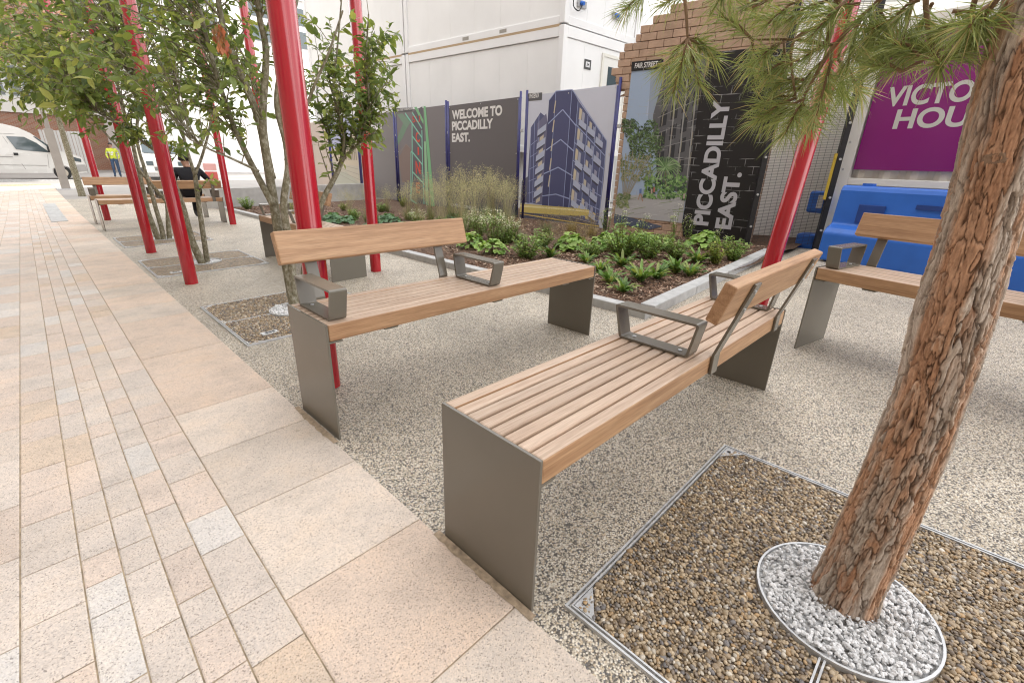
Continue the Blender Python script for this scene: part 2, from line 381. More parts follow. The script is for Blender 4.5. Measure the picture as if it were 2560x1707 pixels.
# pale lane edging stones at the far end of the paving
lane = MB()
for i in range(3):
    a = gpt((107+i*13, 481+i*12)); 
for k in range(5):
    y0 = 12.5+k*1.0
    lane.box(-.55, -.30, y0, y0+.97, 0, .012, xf=lambda x, y, z: (x+.0*(y-12), y, g(x, y)+.004+z))
struct(lane.build("edging_stones", KERBSTONE))

# ================================================================== PLANTING BED + KERB
K0 = (2.535, 1.10)
def kl(y): return 2.535+.0105*(y-1.1)           # outer line of the long kerb
bed = MB(); nu, nv = 42, 90
VB = []
for j in range(nv):
    for i in range(nu):
        a = i/(nu-1); y = 1.2+(13.4-1.2)*j/(nv-1); x0 = kl(y)+.10; x = x0+(8.3-x0)*a
        z = g(x, y)+.045+.03*noise.noise((x*1.7, y*1.7, .3))+.012*noise.noise((x*9, y*9, 1.3))
        VB.append((x, y, z))
FB = np.array([(j*nu+i, j*nu+i+1, (j+1)*nu+i+1, (j+1)*nu+i) for j in range(nv-1) for i in range(nu-1)])
struct(np_mesh("planting_bed_soil", np.array(VB), FB, MULCH, smooth=True))
def bed_z(x, y): return g(x, y)+.045+.03*noise.noise((x*1.7, y*1.7, .3))+.012*noise.noise((x*9, y*9, 1.3))
# loose bark chips on the soil: nobody could count them
mc = MB()
def chips(n, xr, yr, lo, hi):
    for _ in range(n):
        x = rnd.uniform(*xr); y = rnd.uniform(*yr)
        if x < kl(y)+.14 or y < 1.32: continue
        z = bed_z(x, y)+rnd.uniform(0, .012); L = rnd.uniform(lo, hi); w = L*rnd.uniform(.15, .4); a = rnd.uniform(0, 6.28); tl = rnd.uniform(-.5, .5); rl = rnd.uniform(-.6, .6)
        ux = Vector((math.cos(a)*math.cos(tl), math.sin(a)*math.cos(tl), math.sin(tl))); vx = ux.cross(Vector((0, 0, 1))).normalized(); wx = vx.cross(ux)
        vx = vx*math.cos(rl)+wx*math.sin(rl); n3 = ux.cross(vx)
        p = Vector((x, y, z)); t = .003
        vs = [p-ux*L/2-vx*w/2, p+ux*L/2-vx*w*.3, p+ux*L/2+vx*w*.35, p-ux*L/2+vx*w/2]; vs += [q+n3*t for q in vs]
        k = rnd.random(); c = (.36, .24, .165) if k < .3 else (.22, .125, .08) if k < .7 else (.50, .38, .28) if k < .8 else (.10, .06, .04)
        mc.add(vs, [(3, 2, 1, 0), (4, 5, 6, 7), (0, 1, 5, 4), (1, 2, 6, 5), (2, 3, 7, 6), (3, 0, 4, 7)], c)
chips(6500, (2.6, 5.2), (1.3, 3.6), .02, .06); chips(5200, (2.6, 6.7), (1.3, 6.5), .03, .07); chips(2500, (2.6, 5.5), (6, 13), .03, .08)
stuff(mc.build("bark_chips", MULCHCHIP))
# kerb stones: each block a thing's part of one run of kerb (one row of stones laid as one edge)
def kerb(name, a, b, label, ln, w=.11, h=.07):
    a = Vector((a[0], a[1], 0)); b = Vector((b[0], b[1], 0)); d = (b-a); tot = d.length; d.normalize(); n = Vector((-d.y, d.x, 0))
    mb = MB(); s = 0.0
    while s < tot-.02:
        e = min(s+ln, tot)
        def xf(x, y, z):
            q = a+d*x+n*y; return (q.x, q.y, g(q.x, q.y)+z)
        mb.box(s+.003, e-.003, 0, w, -.03, h+rnd.uniform(-.002, .002), xf=xf); s = e
    o = mb.build(name, KERBSTONE, bevel=.008); o['kind'] = 'structure'; return o
kerb("long_kerb", (kl(13.6), 13.6), (kl(1.1), 1.1), "", .9)
kerb("short_kerb", (K0[0]+.137, 1.10), (6.3, 1.30), "", .9, w=.13, h=.08)

# ================================================================== BENCHES
BL, BWID = 1.9117, .391
def make_bench_parts(root, seat_z, world_of):
    """root-local: x along the bench from its backrest end, y front to back, z=0 seat top (root sits at seat height)."""
    zr = -.074
    sl_ = MB(); n = 6; x0, x1 = .012, BL-.012; yy = .047; pitch = (BWID-2*.047)/n
    for i in range(n):
        j = rnd.uniform(.86, 1.10); sl_.box(x0, x1, yy+.004, yy+pitch-.004, -.036, 0, (j, j, j)); yy += pitch
    sl_.build("seat", WOODTOP, root, bevel=.006)
    for yy, nm in ((.002, "front"), (BWID-.045, "back")):
        r = MB(); j = rnd.uniform(.94, 1.05); r.box(x0, x1, yy, yy+.043, zr, 0, (j, j, j)); ro = r.build("seat_rail", [WOODRAIL, WOODTOP], root, bevel=.005); ro.data.polygons[1].material_index = 1  # top face takes the paler wood, mostly sky sheen put into colour
    for xa, sgn in ((0, 1), (BL-.010, -1)):
        p = MB(); cs = []
        for xq in (xa, xa+.010):
            for yq in (0, BWID): cs.append((xq, yq))
        vs = []
        for xq, yq in cs:
            wx, wy = world_of(xq, yq); vs.append((xq, yq, g(wx, wy)-seat_z-.012))
        vs += [(xq, yq, .002) for xq, yq in cs]
        p.add(vs, [(0, 1, 3, 2), (4, 6, 7, 5), (0, 4, 5, 1), (2, 3, 7, 6), (0, 2, 6, 4), (1, 5, 7, 3)])
        xi0, xi1 = (xa+.010, xa+.07) if sgn > 0 else (xa-.06, xa)
        p.box(xi0, xi1, .004, BWID-.004, zr-.010, zr-.002)
        p.build("end_panel", STEEL, root, bevel=.002)
    for xc in (.31, .99, BL-.31):
        p = MB(); p.box(xc-.035, xc+.035, .012, BWID-.012, zr-.010, zr-.001); p.build("cross_bar", STEEL, root, bevel=.001)
    # armrests: flat bar loops, legs splaying outward
    for xa in (.037, .951):
        q = MB(); t = .008; wd = .075
        outer = [(.040, 0), (.006, .138), (.362, .138), (.338, 0)]
        inner = [(.049, .009), (.017, .129), (.351, .129), (.329, .009)]
        def rounded(pts, r=.010):
            out = []
            for i in range(4):
                p0, p1, p2 = (Vector((*pts[(i-1) % 4], 0)), Vector((*pts[i], 0)), Vector((*pts[(i+1) % 4], 0)))
                d0 = (p0-p1).normalized(); d2 = (p2-p1).normalized()
                for s_ in (0, .25, .5, .75, 1):
                    A = p1+d0*r; B = p1+d2*r; out.append(((A*(1-s_)**2+p1*2*s_*(1-s_)+B*s_*s_).x, (A*(1-s_)**2+p1*2*s_*(1-s_)+B*s_*s_).y))
            return out
        o_, i_ = rounded(outer, .014), rounded(inner, .006); m_ = len(o_)
        vs = [(xa, a, b+.001) for a, b in o_]+[(xa, a, b+.001) for a, b in i_]+[(xa+wd, a, b+.001) for a, b in o_]+[(xa+wd, a, b+.001) for a, b in i_]
        fs = []
        for i in range(m_):
            k = (i+1) % m_
            fs += [(i, k, m_+k, m_+i), (2*m_+i, 3*m_+i, 3*m_+k, 2*m_+k), (i, 2*m_+i, 2*m_+k, k), (m_+i, m_+k, 3*m_+k, 3*m_+i)]
        q.add(vs, fs)
        arm = q.build("armrest", STEEL, root)
        for yy in (.09, .29):
            sc = MB(); sc.tube([(xa+wd/2, yy, .0095), (xa+wd/2, yy, .0125)], .008, 10); sc.build("screw", GALV, arm)
    # backrest: board on two flat uprights that bend outward above the seat
    lean = .30
    by, bz = BWID+.008, .185                                      # lower front edge of the board
    ux, uz = math.sin(lean), math.cos(lean)
    b = MB(); hb, tb = .148, .045
    pr = [(by, bz), (by+ux*hb, bz+uz*hb), (by+ux*hb+uz*tb, bz+uz*hb-ux*tb), (by+uz*tb, bz-ux*tb)]
    vs = [(xq, a, c) for xq in (.004, 1.095) for a, c in pr]
    b.add(vs, [(0, 3, 2, 1), (4, 5, 6, 7), (0, 1, 5, 4), (1, 2, 6, 5), (2, 3, 7, 6), (3, 0, 4, 7)]); b.build("backrest", WOODRAIL, root, bevel=.006)
    for xc in (.155, .905):
        u = MB(); t = .010; w2 = .028
        c0 = (BWID+.001, -.074); c1 = (BWID+.001, .01)
        off = tb+.001
        base = (by+uz*off, bz-ux*off)
        lo = (base[0]-ux*.0, base[1]); hi = (base[0]+ux*(hb-.012), base[1]+uz*(hb-.012))
        inner = [c0, c1, lo, hi]
        outer = [(c0[0]+t, c0[1]), (c1[0]+t, c1[1]-.003), (lo[0]+uz*t, lo[1]-ux*t), (hi[0]+uz*t, hi[1]-ux*t)]
        vs = []
        for sx_ in (-w2, w2): vs += [(xc+sx_, a, c) for a, c in inner]+[(xc+sx_, a, c) for a, c in outer]
        fs = []
        for i in range(3):
            fs += [(i, i+1, 5+i, 4+i), (8+i, 12+i, 13+i, 9+i), (i, 8+i, 9+i, i+1), (4+i, 5+i, 13+i, 12+i)]
        fs += [(0, 4, 12, 8), (3, 11, 15, 7)]
        u.add(vs, fs); up = u.build("backrest_upright", STEEL, root, bevel=.0015)
        for k in (.03, .105):
            bl = MB(); pc = (base[0]+ux*k+uz*t, base[1]+uz*k-ux*t)
            bl.tube([(xc, pc[0], pc[1]), (xc, pc[0]+uz*.004, pc[1]-ux*.004)], .007, 8); bl.build("bolt", GALV, up)
def bench(kind, x0, y0, ang, seat_z, label):
    c, s = math.cos(ang), math.sin(ang)
    if kind == 'A':            # backrest on the near side at the far end
        loc = (x0+c*BL-s*BWID, y0+s*BL+c*BWID); rz = ang+math.pi
    else: loc = (x0, y0); rz = ang
    r = thing("park_bench", label, "bench", (loc[0], loc[1], seat_z), rz, "slatted hardwood benches on steel panel legs")
    cr, sr = math.cos(rz), math.sin(rz)
    make_bench_parts(r, seat_z, lambda x, y: (loc[0]+cr*x-sr*y, loc[1]+sr*x+cr*y))
    return r
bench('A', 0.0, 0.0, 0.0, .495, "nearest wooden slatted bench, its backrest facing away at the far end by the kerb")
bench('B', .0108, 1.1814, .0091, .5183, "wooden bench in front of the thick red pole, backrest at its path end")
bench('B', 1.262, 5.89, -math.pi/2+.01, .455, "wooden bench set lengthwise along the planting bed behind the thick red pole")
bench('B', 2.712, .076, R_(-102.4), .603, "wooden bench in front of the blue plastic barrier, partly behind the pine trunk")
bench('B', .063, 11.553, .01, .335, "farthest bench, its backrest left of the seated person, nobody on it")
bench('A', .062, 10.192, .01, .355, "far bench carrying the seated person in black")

sd_m = MB()
for y0, y1 in ((-.02, .42), (1.16, 1.60)):
    n = 22; lf, rt = [], []
    for k in range(n+1):
        y = y0+(y1-y0)*k/n; w = .002+.016*abs(noise.noise((y*14, 3, 1)))*math.sin(math.pi*k/n)+.002*rnd.random(); lf.append((EX-.004-w*1.2, y, g(0, y)+.0055)); rt.append((EX+.016, y, g(0, y)+.007))
    sd_m.add(lf+rt, [(k, k+1, n+2+k, n+1+k) for k in range(n)])
struct(sd_m.build("swept_sand", simple("swept_sand", (.42, .32, .22), .95, var=.35, vscale=60, bump=.5, bscale=400)))

# ================================================================== RED POLES
POLES = [((269.6, 550), "thin looking red pole behind the farthest bench at the left"), ((378.6, 630.7), "red pole between the two farther multi-stem trees, by the path"),
         ((479.2, 707.7), "red pole in front of the tree with the pebble grate, left of the thick one"), ((583, 560.5), "red pole at the right end of the far benches"),
         ((940, 676.7), "red pole standing by the kerb behind the backrest of the second bench"), ((823.6, 962), "thickest looking red pole, rising right behind the second bench"),
         (None, "red pole behind the nearest bench, beside the pine branches"), ((701, 545), "red pole seen through the stems of the nearest multi-stem tree")]
for px, lab in POLES:
    if px is None:
        p = hpt((1923, 640), 0); d = ray((1923, 640)); q = CAM+d*3.45; x, y = q[0], q[1]
    else:
        p = gpt(px); x, y = p[0], p[1]
    if px == (701, 545): x, y = 1.95, 7.35
    r = thing("red_pole", lab, "pole", (x, y, g(x, y)), 0, "slim red poles along the seating area")
    if px is None: r.rotation_euler = Matrix.Rotation(R_(3.6), 3, Vector((FW[0], FW[1], 0)).normalized()).to_euler()   # leans a little to the right
    m = MB(); R0 = .059; n = 40
    vs = []
    for z in (-.03, 4.6):
        for k in range(n):
            a = 2*math.pi*k/n; rr = R0; vs.append((rr*math.cos(a), rr*math.sin(a), z))
    m.add(vs, [(k, (k+1) % n, n+(k+1) % n, n+k) for k in range(n)]+[tuple(range(n, 2*n))]); m.build("shaft", REDPAINT, r, smooth=False)
    r.children[0].data.polygons.foreach_set('use_smooth', [len(p.vertices) == 4 for p in r.children[0].data.polygons])
    b = MB(); b.tube([(0, 0, 4.6), (0, 0, 4.64)], [R0*1.02, R0*.8], 24); b.build("end_cap", REDPAINT, r)

# ================================================================== TREE GRATES (pebble-filled trays)
def ico(sub):
    import bmesh
    b = bmesh.new(); bmesh.ops.create_icosphere(b, subdivisions=sub, radius=1.0)
    V = np.array([v.co[:] for v in b.verts]); Fc = np.array([[v.index for v in f.verts] for f in b.faces]); b.free(); return V, Fc
ICO1, ICO2 = ico(1), ico(2)
def rots(n):
    q = npr.normal(size=(n, 4)); q /= np.linalg.norm(q, axis=1)[:, None]; w, x, y, z = q.T
    return np.stack([np.stack([1-2*(y*y+z*z), 2*(x*y-z*w), 2*(x*z+y*w)], 1), np.stack([2*(x*y+z*w), 1-2*(x*x+z*z), 2*(y*z-x*w)], 1), np.stack([2*(x*z-y*w), 2*(y*z+x*w), 1-2*(x*x+y*y)], 1)], 1)
def stones(name, pts, size, template, cols, mat, parent, origin, flat=.6, smooth=True):
    V0, F0 = template; n = len(pts); sc = size*np.exp(npr.normal(0, .22, n))
    sh = np.stack([np.ones(n), npr.uniform(.7, 1, n), npr.uniform(flat-.1, flat+.2, n)], 1)*sc[:, None]
    tl = rots(n); V = np.einsum('nij,nkj->nki', tl, V0[None]*sh[:, None, :])
    if not smooth: V = V*(1+npr.uniform(-.25, .25, (n, len(V0), 1)))
    else: V[:, :, 2] *= .8
    V = V+pts[:, None, :]
    Fc = (F0[None]+(np.arange(n)*len(V0))[:, None, None]).reshape(-1, 3)
    return stuff(np_mesh(name, V.reshape(-1, 3), Fc, mat, np.repeat(cols, len(V0), 0), parent, smooth, origin))
PCOL = np.array([(.20, .155, .115), (.30, .225, .145), (.38, .29, .185), (.47, .37, .245), (.25, .22, .19), (.53, .47, .38), (.17, .155, .15), (.42, .28, .145), (.58, .53, .45)])
PPROB = np.array([.14, .2, .2, .16, .1, .07, .05, .05, .03])
def grate(cx, cy, label, detail, ring_r=.215, plaque=False, hx=.56, hy=.615):
    z0 = g(cx, cy); r = thing("tree_grate", label, "tree grate", (cx, cy, z0), 0, "pebble-filled tree grates let into the gravel"); O = (cx, cy, z0)
    zz = lambda x, y: g(cx+x, cy+y)-z0
    T = lambda x, y, z: (x, y, z+zz(x, y))
    fr = MB()
    for off, wdt in ((0, .006), (.013, .005)):
        a, b = hx-off, hy-off
        fr.box(-a, a, -b, -b+wdt, -.02, .008, xf=T); fr.box(-a, a, b-wdt, b, -.02, .008, xf=T)
        fr.box(-a, -a+wdt, -b+wdt, b-wdt, -.02, .008, xf=T); fr.box(a-wdt, a, -b+wdt, b-wdt, -.02, .008, xf=T)
    fr.build("frame", GALV, r)
    for xa_, xb_ in ((-hx+.02, -ring_r-.004), (ring_r+.004, hx-.02)):
        for yy in (-.008, .003): sm = MB(); sm.box(xa_, xb_, yy, yy+.005, -.02, .009, xf=T); sm.build("split_bar", GALV, r)
    for sx_, sy_ in ((-1, -1), (-1, 1), (1, -1), (1, 1), (-1, .05), (1, -.05)):
        cp = MB(); a, b = sx_*(hx-.02), sy_*(hy-.02); l = .085; dx = -sx_*l; dy = -math.copysign(l*.8, sy_)
        if abs(sy_) < .5: dy = math.copysign(l*.6, sy_)
        cp.add([T(a, b, .0075), T(a+dx, b, .0075), T(a, b+dy, .0075)], [(0, 1, 2) if dx*dy > 0 else (0, 2, 1)])
        cpo = cp.build("corner_plate", GALV, r)
        cs = MB(); cs.tube([T(a+dx*.3, b+dy*.25, .008), T(a+dx*.3, b+dy*.25, .0085)], .008, 8); cs.build("lifting_slot", RUBBER, cpo)
    if plaque:
        pq = MB(); pq.box(-.42, -.31, -.49, -.43, 0, .013, xf=T); po = pq.build("name_plate", GALV, r, bevel=.002)
        ps = MB()
        for i in range(3):
            for j in range(2): ps.box(-.395+i*.024, -.376+i*.024, -.478+j*.02, -.463+j*.02, .013, .0138, xf=T)
        ps.build("slot", RUBBER, po)
    rg = MB(); n = 48; hr = .016
    vs = []
    for k in range(n):
        a = 2*math.pi*k/n; c, s = math.cos(a), math.sin(a)
        for rr, z in ((ring_r+.003, -.02), (ring_r+.003, hr), (ring_r-.003, hr), (ring_r-.003, -.02)): vs.append(T(rr*c, rr*s, z))
    fs = [(4*k+i, 4*((k+1) % n)+i, 4*((k+1) % n)+i+1, 4*k+i+1) for k in range(n) for i in range(3)]
    rg.add(vs, fs); rg.build("tree_ring", GALV, r, smooth=False)
    bs = MB(); pts = [(-hx+.02, -hy+.02), (hx-.02, -hy+.02), (hx-.02, hy-.02), (-hx+.02, hy-.02)]
    bs.add([T(x, y, .0005 if detail else .004) for x, y in pts], [(0, 1, 2, 3)]); bs.build("pebble_base", PEBGROUND, r)
    cb = MB(); cb.add([T(0, 0, .006)]+[T(math.cos(2*math.pi*k/36)*(ring_r-.003), math.sin(2*math.pi*k/36)*(ring_r-.003), .006) for k in range(36)], [(0, k+1, (k+1) % 36+1) for k in range(36)])
    cb.build("white_chip_base", CHIPGROUND, r)
    if detail:
        dp = .0100 if detail > 1 else .0150
        xs, ys = np.meshgrid(np.arange(-hx+.025, hx-.02, dp), np.arange(-hy+.025, hy-.02, dp*.88)); xs = xs+(np.arange(xs.shape[0]) % 2)[:, None]*dp/2
        P = np.stack([xs.ravel(), ys.ravel()], 1)+npr.uniform(-.3, .3, (xs.size, 2))*dp
        P = P[(np.hypot(P[:, 0], P[:, 1]) > ring_r+.008) & (np.abs(P[:, 0]) < hx-.022) & (np.abs(P[:, 1]) > .010)]
        Z = np.array([zz(x, y) for x, y in P])+.0035+npr.uniform(-.002, .0025, len(P))
        cols = PCOL[npr.choice(len(PCOL), len(P), p=PPROB/PPROB.sum())]*npr.uniform(.8, 1.2, (len(P), 1))
        stones("pebbles", np.column_stack([P, Z]), dp*.62, ICO2 if detail > 1 else ICO1, cols, PEBBLE, r, (0, 0, 0))
        dq = .0098 if detail > 1 else .016; n = int(math.pi*ring_r**2/(dq*dq)*1.5)
        a = npr.uniform(0, 2*math.pi, n); rr = (ring_r-.010)*np.sqrt(npr.uniform(0, 1, n)); P = np.stack([rr*np.cos(a), rr*np.sin(a)], 1)
        Z = np.array([zz(x, y) for x, y in P])+.008+npr.uniform(0, .012, n)
        gcol = npr.uniform(.60, .88, (n, 1))*np.array([[1, 1, 1.0]])
        stones("white_chips", np.column_stack([P, Z]), dq*.62, ICO1, gcol, CHIP, r, (0, 0, 0), smooth=False)
    return r
grate(.638, -.605, "nearest pebble tree grate, round the base of the pine trunk", 2, hy=.55)
grate(.64, 3.285, "pebble tree grate round the multi-stem tree behind the second bench, with a small plate", 1, .2, True)
grate(.59, 6.035, "pebble tree grate at the foot of the middle multi-stem tree, between two red poles", 0, .2, True)
grate(.61, 8.55, "farthest pebble tree grate, under the three-stemmed tree near the far benches", 0, .2)

# ================================================================== TREES
def leaf_template():
    V = np.array([(0, 0, 0), (.33, 0, -.035), (.68, 0, -.05), (1.0, 0, -.14), (.22, .20, .03), (.55, .25, .02), (.22, -.20, .03), (.55, -.25, .02), (.82, .12, -.06), (.82, -.12, -.06)])
    T3 = np.array([(0, 1, 4), (2, 3, 8), (0, 6, 1), (2, 9, 3)]); Q = np.array([(1, 2, 5, 4), (1, 6, 7, 2)]); T3 = np.vstack([T3, [(2, 8, 5), (2, 7, 9)]])
    return V, T3, Q
def leaves(name, pos, dirs, size, cols, mat, parent, origin, droop=.25):
    V0, T3, Q = leaf_template(); n = len(pos)
    d = dirs/np.linalg.norm(dirs, axis=1)[:, None]
    up = np.array([0, 0, 1.0])+npr.normal(0, .45, (n, 3)); s = np.cross(up, d); s /= np.linalg.norm(s, axis=1)[:, None]+1e-9; u = np.cross(d, s)
    W = V0[None]*size[:, None, None]; W[:, :, 2] *= npr.uniform(.3, 2.2, (n, 1)); W[:, :, 1] *= npr.uniform(.8, 1.15, (n, 1))
    V = pos[:, None]+W[:, :, 0:1]*d[:, None]+W[:, :, 1:2]*s[:, None]+W[:, :, 2:3]*u[:, None]
    off = (np.arange(n)*len(V0))[:, None, None]
    cc = np.repeat(cols, len(V0), 0)
    return np_mesh(name, V.reshape(-1, 3), [(T3[None]+off).reshape(-1, 3), (Q[None]+off).reshape(-1, 4)], mat, cc, parent, False, origin)
def leafcol(n, warm=0.0):
    base = np.array([(.165, .23, .08), (.21, .28, .092), (.28, .34, .115), (.38, .41, .15), (.115, .17, .068)])
    k = npr.choice(5, n, p=[.28, .3, .22, .10, .10]); c = base[k]*npr.uniform(.8, 1.25, (n, 1)); c[:, 0] += warm*.03; return c
def smooth_path(pts, n):
    pts = [Vector(p) for p in pts]; out = []
    for i in range(len(pts)-1):
        p0, p1, p2, p3 = pts[max(i-1, 0)], pts[i], pts[i+1], pts[min(i+2, len(pts)-1)]
        for k in range(n):
            t = k/n; out.append(.5*((2*p1)+(p2-p0)*t+(2*p0-5*p1+4*p2-p3)*t*t+(3*p1-p0-3*p2+p3)*t**3))
    out.append(pts[-1]); return out
def broad_tree(label, base, stems, crowns, n_tips, per_tip, lsize, zmin=1.0, cat="tree", name="multi_stem_tree", warm=0.0, group="leafy trees with grey stems", extra=None, keep=None):
    O = (base[0], base[1], g(base[0], base[1])); r = thing(name, label, cat, O, 0, group)
    tk = MB(); nodes = []
    for pts, r0, r1 in stems:
        sp = smooth_path(pts, 6); n = len(sp); rr = [r0+(r1-r0)*(i/(n-1)) for i in range(n)]
        if r0 > .02: rr[0] *= 1.12
        tk.tube(sp, rr, 10); nodes += [(p, q) for p, q in zip(sp, rr) if p.z > zmin-.25]
    tk.build("trunk", GREYBARK, r, smooth=True, origin=O)
    br = MB(); lp, ld = [], []
    NP = np.array([p[:] for p, _ in nodes])
    cw = np.array([c[2] for c in crowns]); cw = cw/cw.sum()
    for k in range(n_tips):
        c, rad, _ = crowns[npr.choice(len(crowns), p=cw)]
        q = npr.normal(size=3); q /= np.linalg.norm(q); q = q*npr.uniform(.25, 1)**.6*np.array(rad)+np.array(c)
        if q[2] < zmin: q[2] = zmin+npr.uniform(0, .3)
        if keep and not keep(q): continue
        if hdist(q) < 1.7: continue
        dd = np.linalg.norm(NP-q-np.array([0, 0, -.25]), axis=1)+.5*np.maximum(NP[:, 2]-q[2], 0); i = int(np.argmin(dd+npr.uniform(0, .25, len(dd))))
        a = Vector(NP[i]); b = Vector(q); L = (b-a).length
        if L < .05 or L > 2.0: continue
        mid = (a+b)/2+Vector((0, 0, .12*L))+Vector(npr.normal(0, .06*L, 3)); end = b+Vector((0, 0, -.06*L))
        tw = smooth_path([a, mid, end], 6); r0 = min(nodes[i][1]*.5, .004+.006*L)
        br.tube(tw, [r0+( .0016-r0)*(j/(len(tw)-1)) for j in range(len(tw))], 5, cap=False)
        nn = per_tip; st = .25 if L > .6 else .1
        for j in range(nn):
            t = st+(1-st)*(j+npr.uniform(0, 1))/nn; x = t*(len(tw)-1); i0 = min(int(x), len(tw)-2); p = tw[i0].lerp(tw[i0+1], x-i0); ax = (tw[i0+1]-tw[i0]).normalized()
            v = Vector(npr.normal(0, 1, 3)); v = (v-ax*v.dot(ax)).normalized(); dr = ax*.55+v*.8+Vector((0, 0, -.30))
            lp.append(p[:]); ld.append(dr[:])
            if npr.random() < .3: lp.append((p+dr*.05)[:]); ld.append((dr+Vector(npr.normal(0, .5, 3)))[:])
    if extra:
        for p, d in extra: lp.append(p); ld.append(d)
    crown = br.build("branches", GREYBARK, r, smooth=True, origin=O)
    lp, ld = np.array(lp), np.array(ld); n = len(lp)
    leaves("crown", lp, ld, lsize*np.exp(npr.normal(0, .25, n)), leafcol(n, warm), LEAF, r, O)
    # green berry clusters at some shoot ends
    kk = npr.choice(n, min(n//30, 90), replace=False); bp = np.repeat(lp[kk], 7, 0)+npr.normal(0, .014, (len(kk)*7, 3)); V0, F0 = ICO1
    V = bp[:, None]+V0[None]*.0042; stuff(np_mesh("berries", V.reshape(-1, 3), (F0[None]+(np.arange(len(bp))*len(V0))[:, None, None]).reshape(-1, 3), HERB, np.tile(np.array([[.16, .18, .05]]), (V.shape[0]*V.shape[1], 1)), r, True, O))
    return r
Zs = lambda x, y: (500+x/2.24, y/2.24)                  # my own measuring frames on the photo
Zt = lambda x, y: (200+x/5.6, 420+y/5.6)
Zu = lambda x, y: (x/2.613, y/2.613)
# nearest multi-stem tree, behind the second bench
b1 = (.66, 3.36); h1 = hdist(b1)
def S1(ps, dh=0.0, base=True):
    out = [(b1[0], b1[1], g(*b1)-.03)] if base else []
    for i, p in enumerate(ps): out.append(tuple(hpt(Zs(*p), h1+dh*(i+1)/len(ps))))
    return out
st1 = [(S1([(470, 1400), (440, 1300), (400, 1050), (350, 750), (290, 560), (200, 350), (130, 150), (80, -150)], .25), .043, .016),
       (S1([(500, 1350), (480, 1250), (470, 1120), (492, 950), (480, 800), (432, 600), (450, 400), (520, 100), (560, -150)], -.15), .032, .014),
       (S1([(410, 1150), (330, 1000), (230, 800), (150, 600), (60, 300), (0, 50)], .3, False), .026, .011),
       (S1([(400, 1000), (352, 700), (370, 300), (330, 80), (320, -150)], -.3, False), .030, .013),
       (S1([(480, 900), (560, 700), (640, 480), (720, 300), (800, 60)], -.3, False), .014, .006),
       (S1([(330, 960), (180, 890), (60, 840), (-60, 780)], -.2, False), .010, .004)]
Zv = lambda x, y: (650+x/4.9, 240+y/4.9)
def S5(ps, base=True, dh=0.0):
    out = [(b1[0]+.05, b1[1], g(*b1)-.03)] if base else []
    for i, p in enumerate(ps): out.append(tuple(hpt(Zv(*p), h1+.25+dh*(i+1)/len(ps))))
    return out
st1 += [(S5([(560, 1900), (640, 1600), (790, 1230), (860, 1100), (950, 930), (1000, 800), (1040, 740)]), .026, .019),
       (S5([(1000, 800), (1030, 500), (950, 200), (900, -100), (950, -600), (1000, -1200)], False, -.2), .012, .005),
       (S5([(1040, 740), (1230, 550), (1290, 300), (1330, 0), (1300, -400), (1330, -1000)], False, -.3), .011, .005),
       (S5([(950, 800), (880, 620), (780, 330), (700, 0), (720, -500)], False, .2), .008, .004)]
c5 = [tuple(hpt(Zv(*p), h1+.2)) for p in ((1150, 20), (1180, -600), (1230, 330), (900, 380), (820, -200), (1420, -300))]
cr1 = [((.30, 3.55, 2.15), (.85, .95, .85), 2.0), ((.55, 3.3, 3.0), (1.0, 1.1, .8), .7), ((.10, 3.6, 1.85), (.7, .8, .6), 1.0),
       (c5[0], (.36, .36, .26), .75), (c5[1], (.38, .4, .34), .8), (c5[2], (.34, .34, .2), .25), (c5[3], (.26, .26, .22), .2), (c5[4], (.3, .3, .3), .4), (c5[5], (.25, .3, .3), .35)]
broad_tree("nearest multi-stem tree with mottled grey stems, directly behind the second bench", b1, st1, cr1, 300, 11, .060, 1.15)
b2 = (.60, 5.98); h2 = hdist(b2)
def S2(ps, fn=Zt, dh=0.0, base=(0, 0)):
    out = [(b2[0]+base[0], b2[1]+base[1], g(*b2)-.03)] if base else []
    for i, p in enumerate(ps): out.append(tuple(hpt(fn(*p), h2+dh*(i+1)/len(ps))))
    return out
st2 = [(S2([(1560, 1000), (1440, 560), (1330, 250), (1230, -100), (1100, -500), (950, -900), (820, -1300)], dh=-.3, base=(-.03, -.02)), .042, .014),
       (S2([(1735, 1000), (1670, 560), (1630, 250), (1610, 100)], base=(.03, .03)), .030, .022),
       (S2([(1610, 100), (1530, -150), (1440, -500), (1380, -1000)], base=None, dh=.2), .020, .010),
       (S2([(1610, 100), (1720, -200), (1820, -600), (1860, -1100)], base=None, dh=-.2), .016, .009),
       (S2([(1230, -100), (900, -350), (550, -600), (200, -800)], base=None, dh=-.6), .016, .006)]
cr2 = [((.35, 5.9, 2.45), (1.25, 1.2, 1.0), 2.0), ((.6, 6.1, 3.5), (1.1, 1.2, .8), .7), ((-.25, 5.6, 1.95), (.85, .9, .6), .8), (tuple(hpt((300, 300), h2-.6)), (.6, .5, .26), .35), (tuple(hpt((420, 345), h2-.4)), (.35, .35, .16), .15), (tuple(hpt((535, 470), h2-.1)), (.10, .10, .07), .05)]
broad_tree("middle multi-stem tree, leaning grey stems beside a red pole on the pebble grate", b2, st2, cr2, 230, 13, .073, .78)
b3 = (.60, 8.42); h3 = hdist(b3)
def S3(ps, dh=0.0, base=(0, 0), fn=Zt):
    out = [(b3[0]+base[0], b3[1]+base[1], g(*b3)-.03)] if base else []
    for i, p in enumerate(ps): out.append(tuple(hpt(fn(*p), h3+dh*(i+1)/len(ps))))
    return out
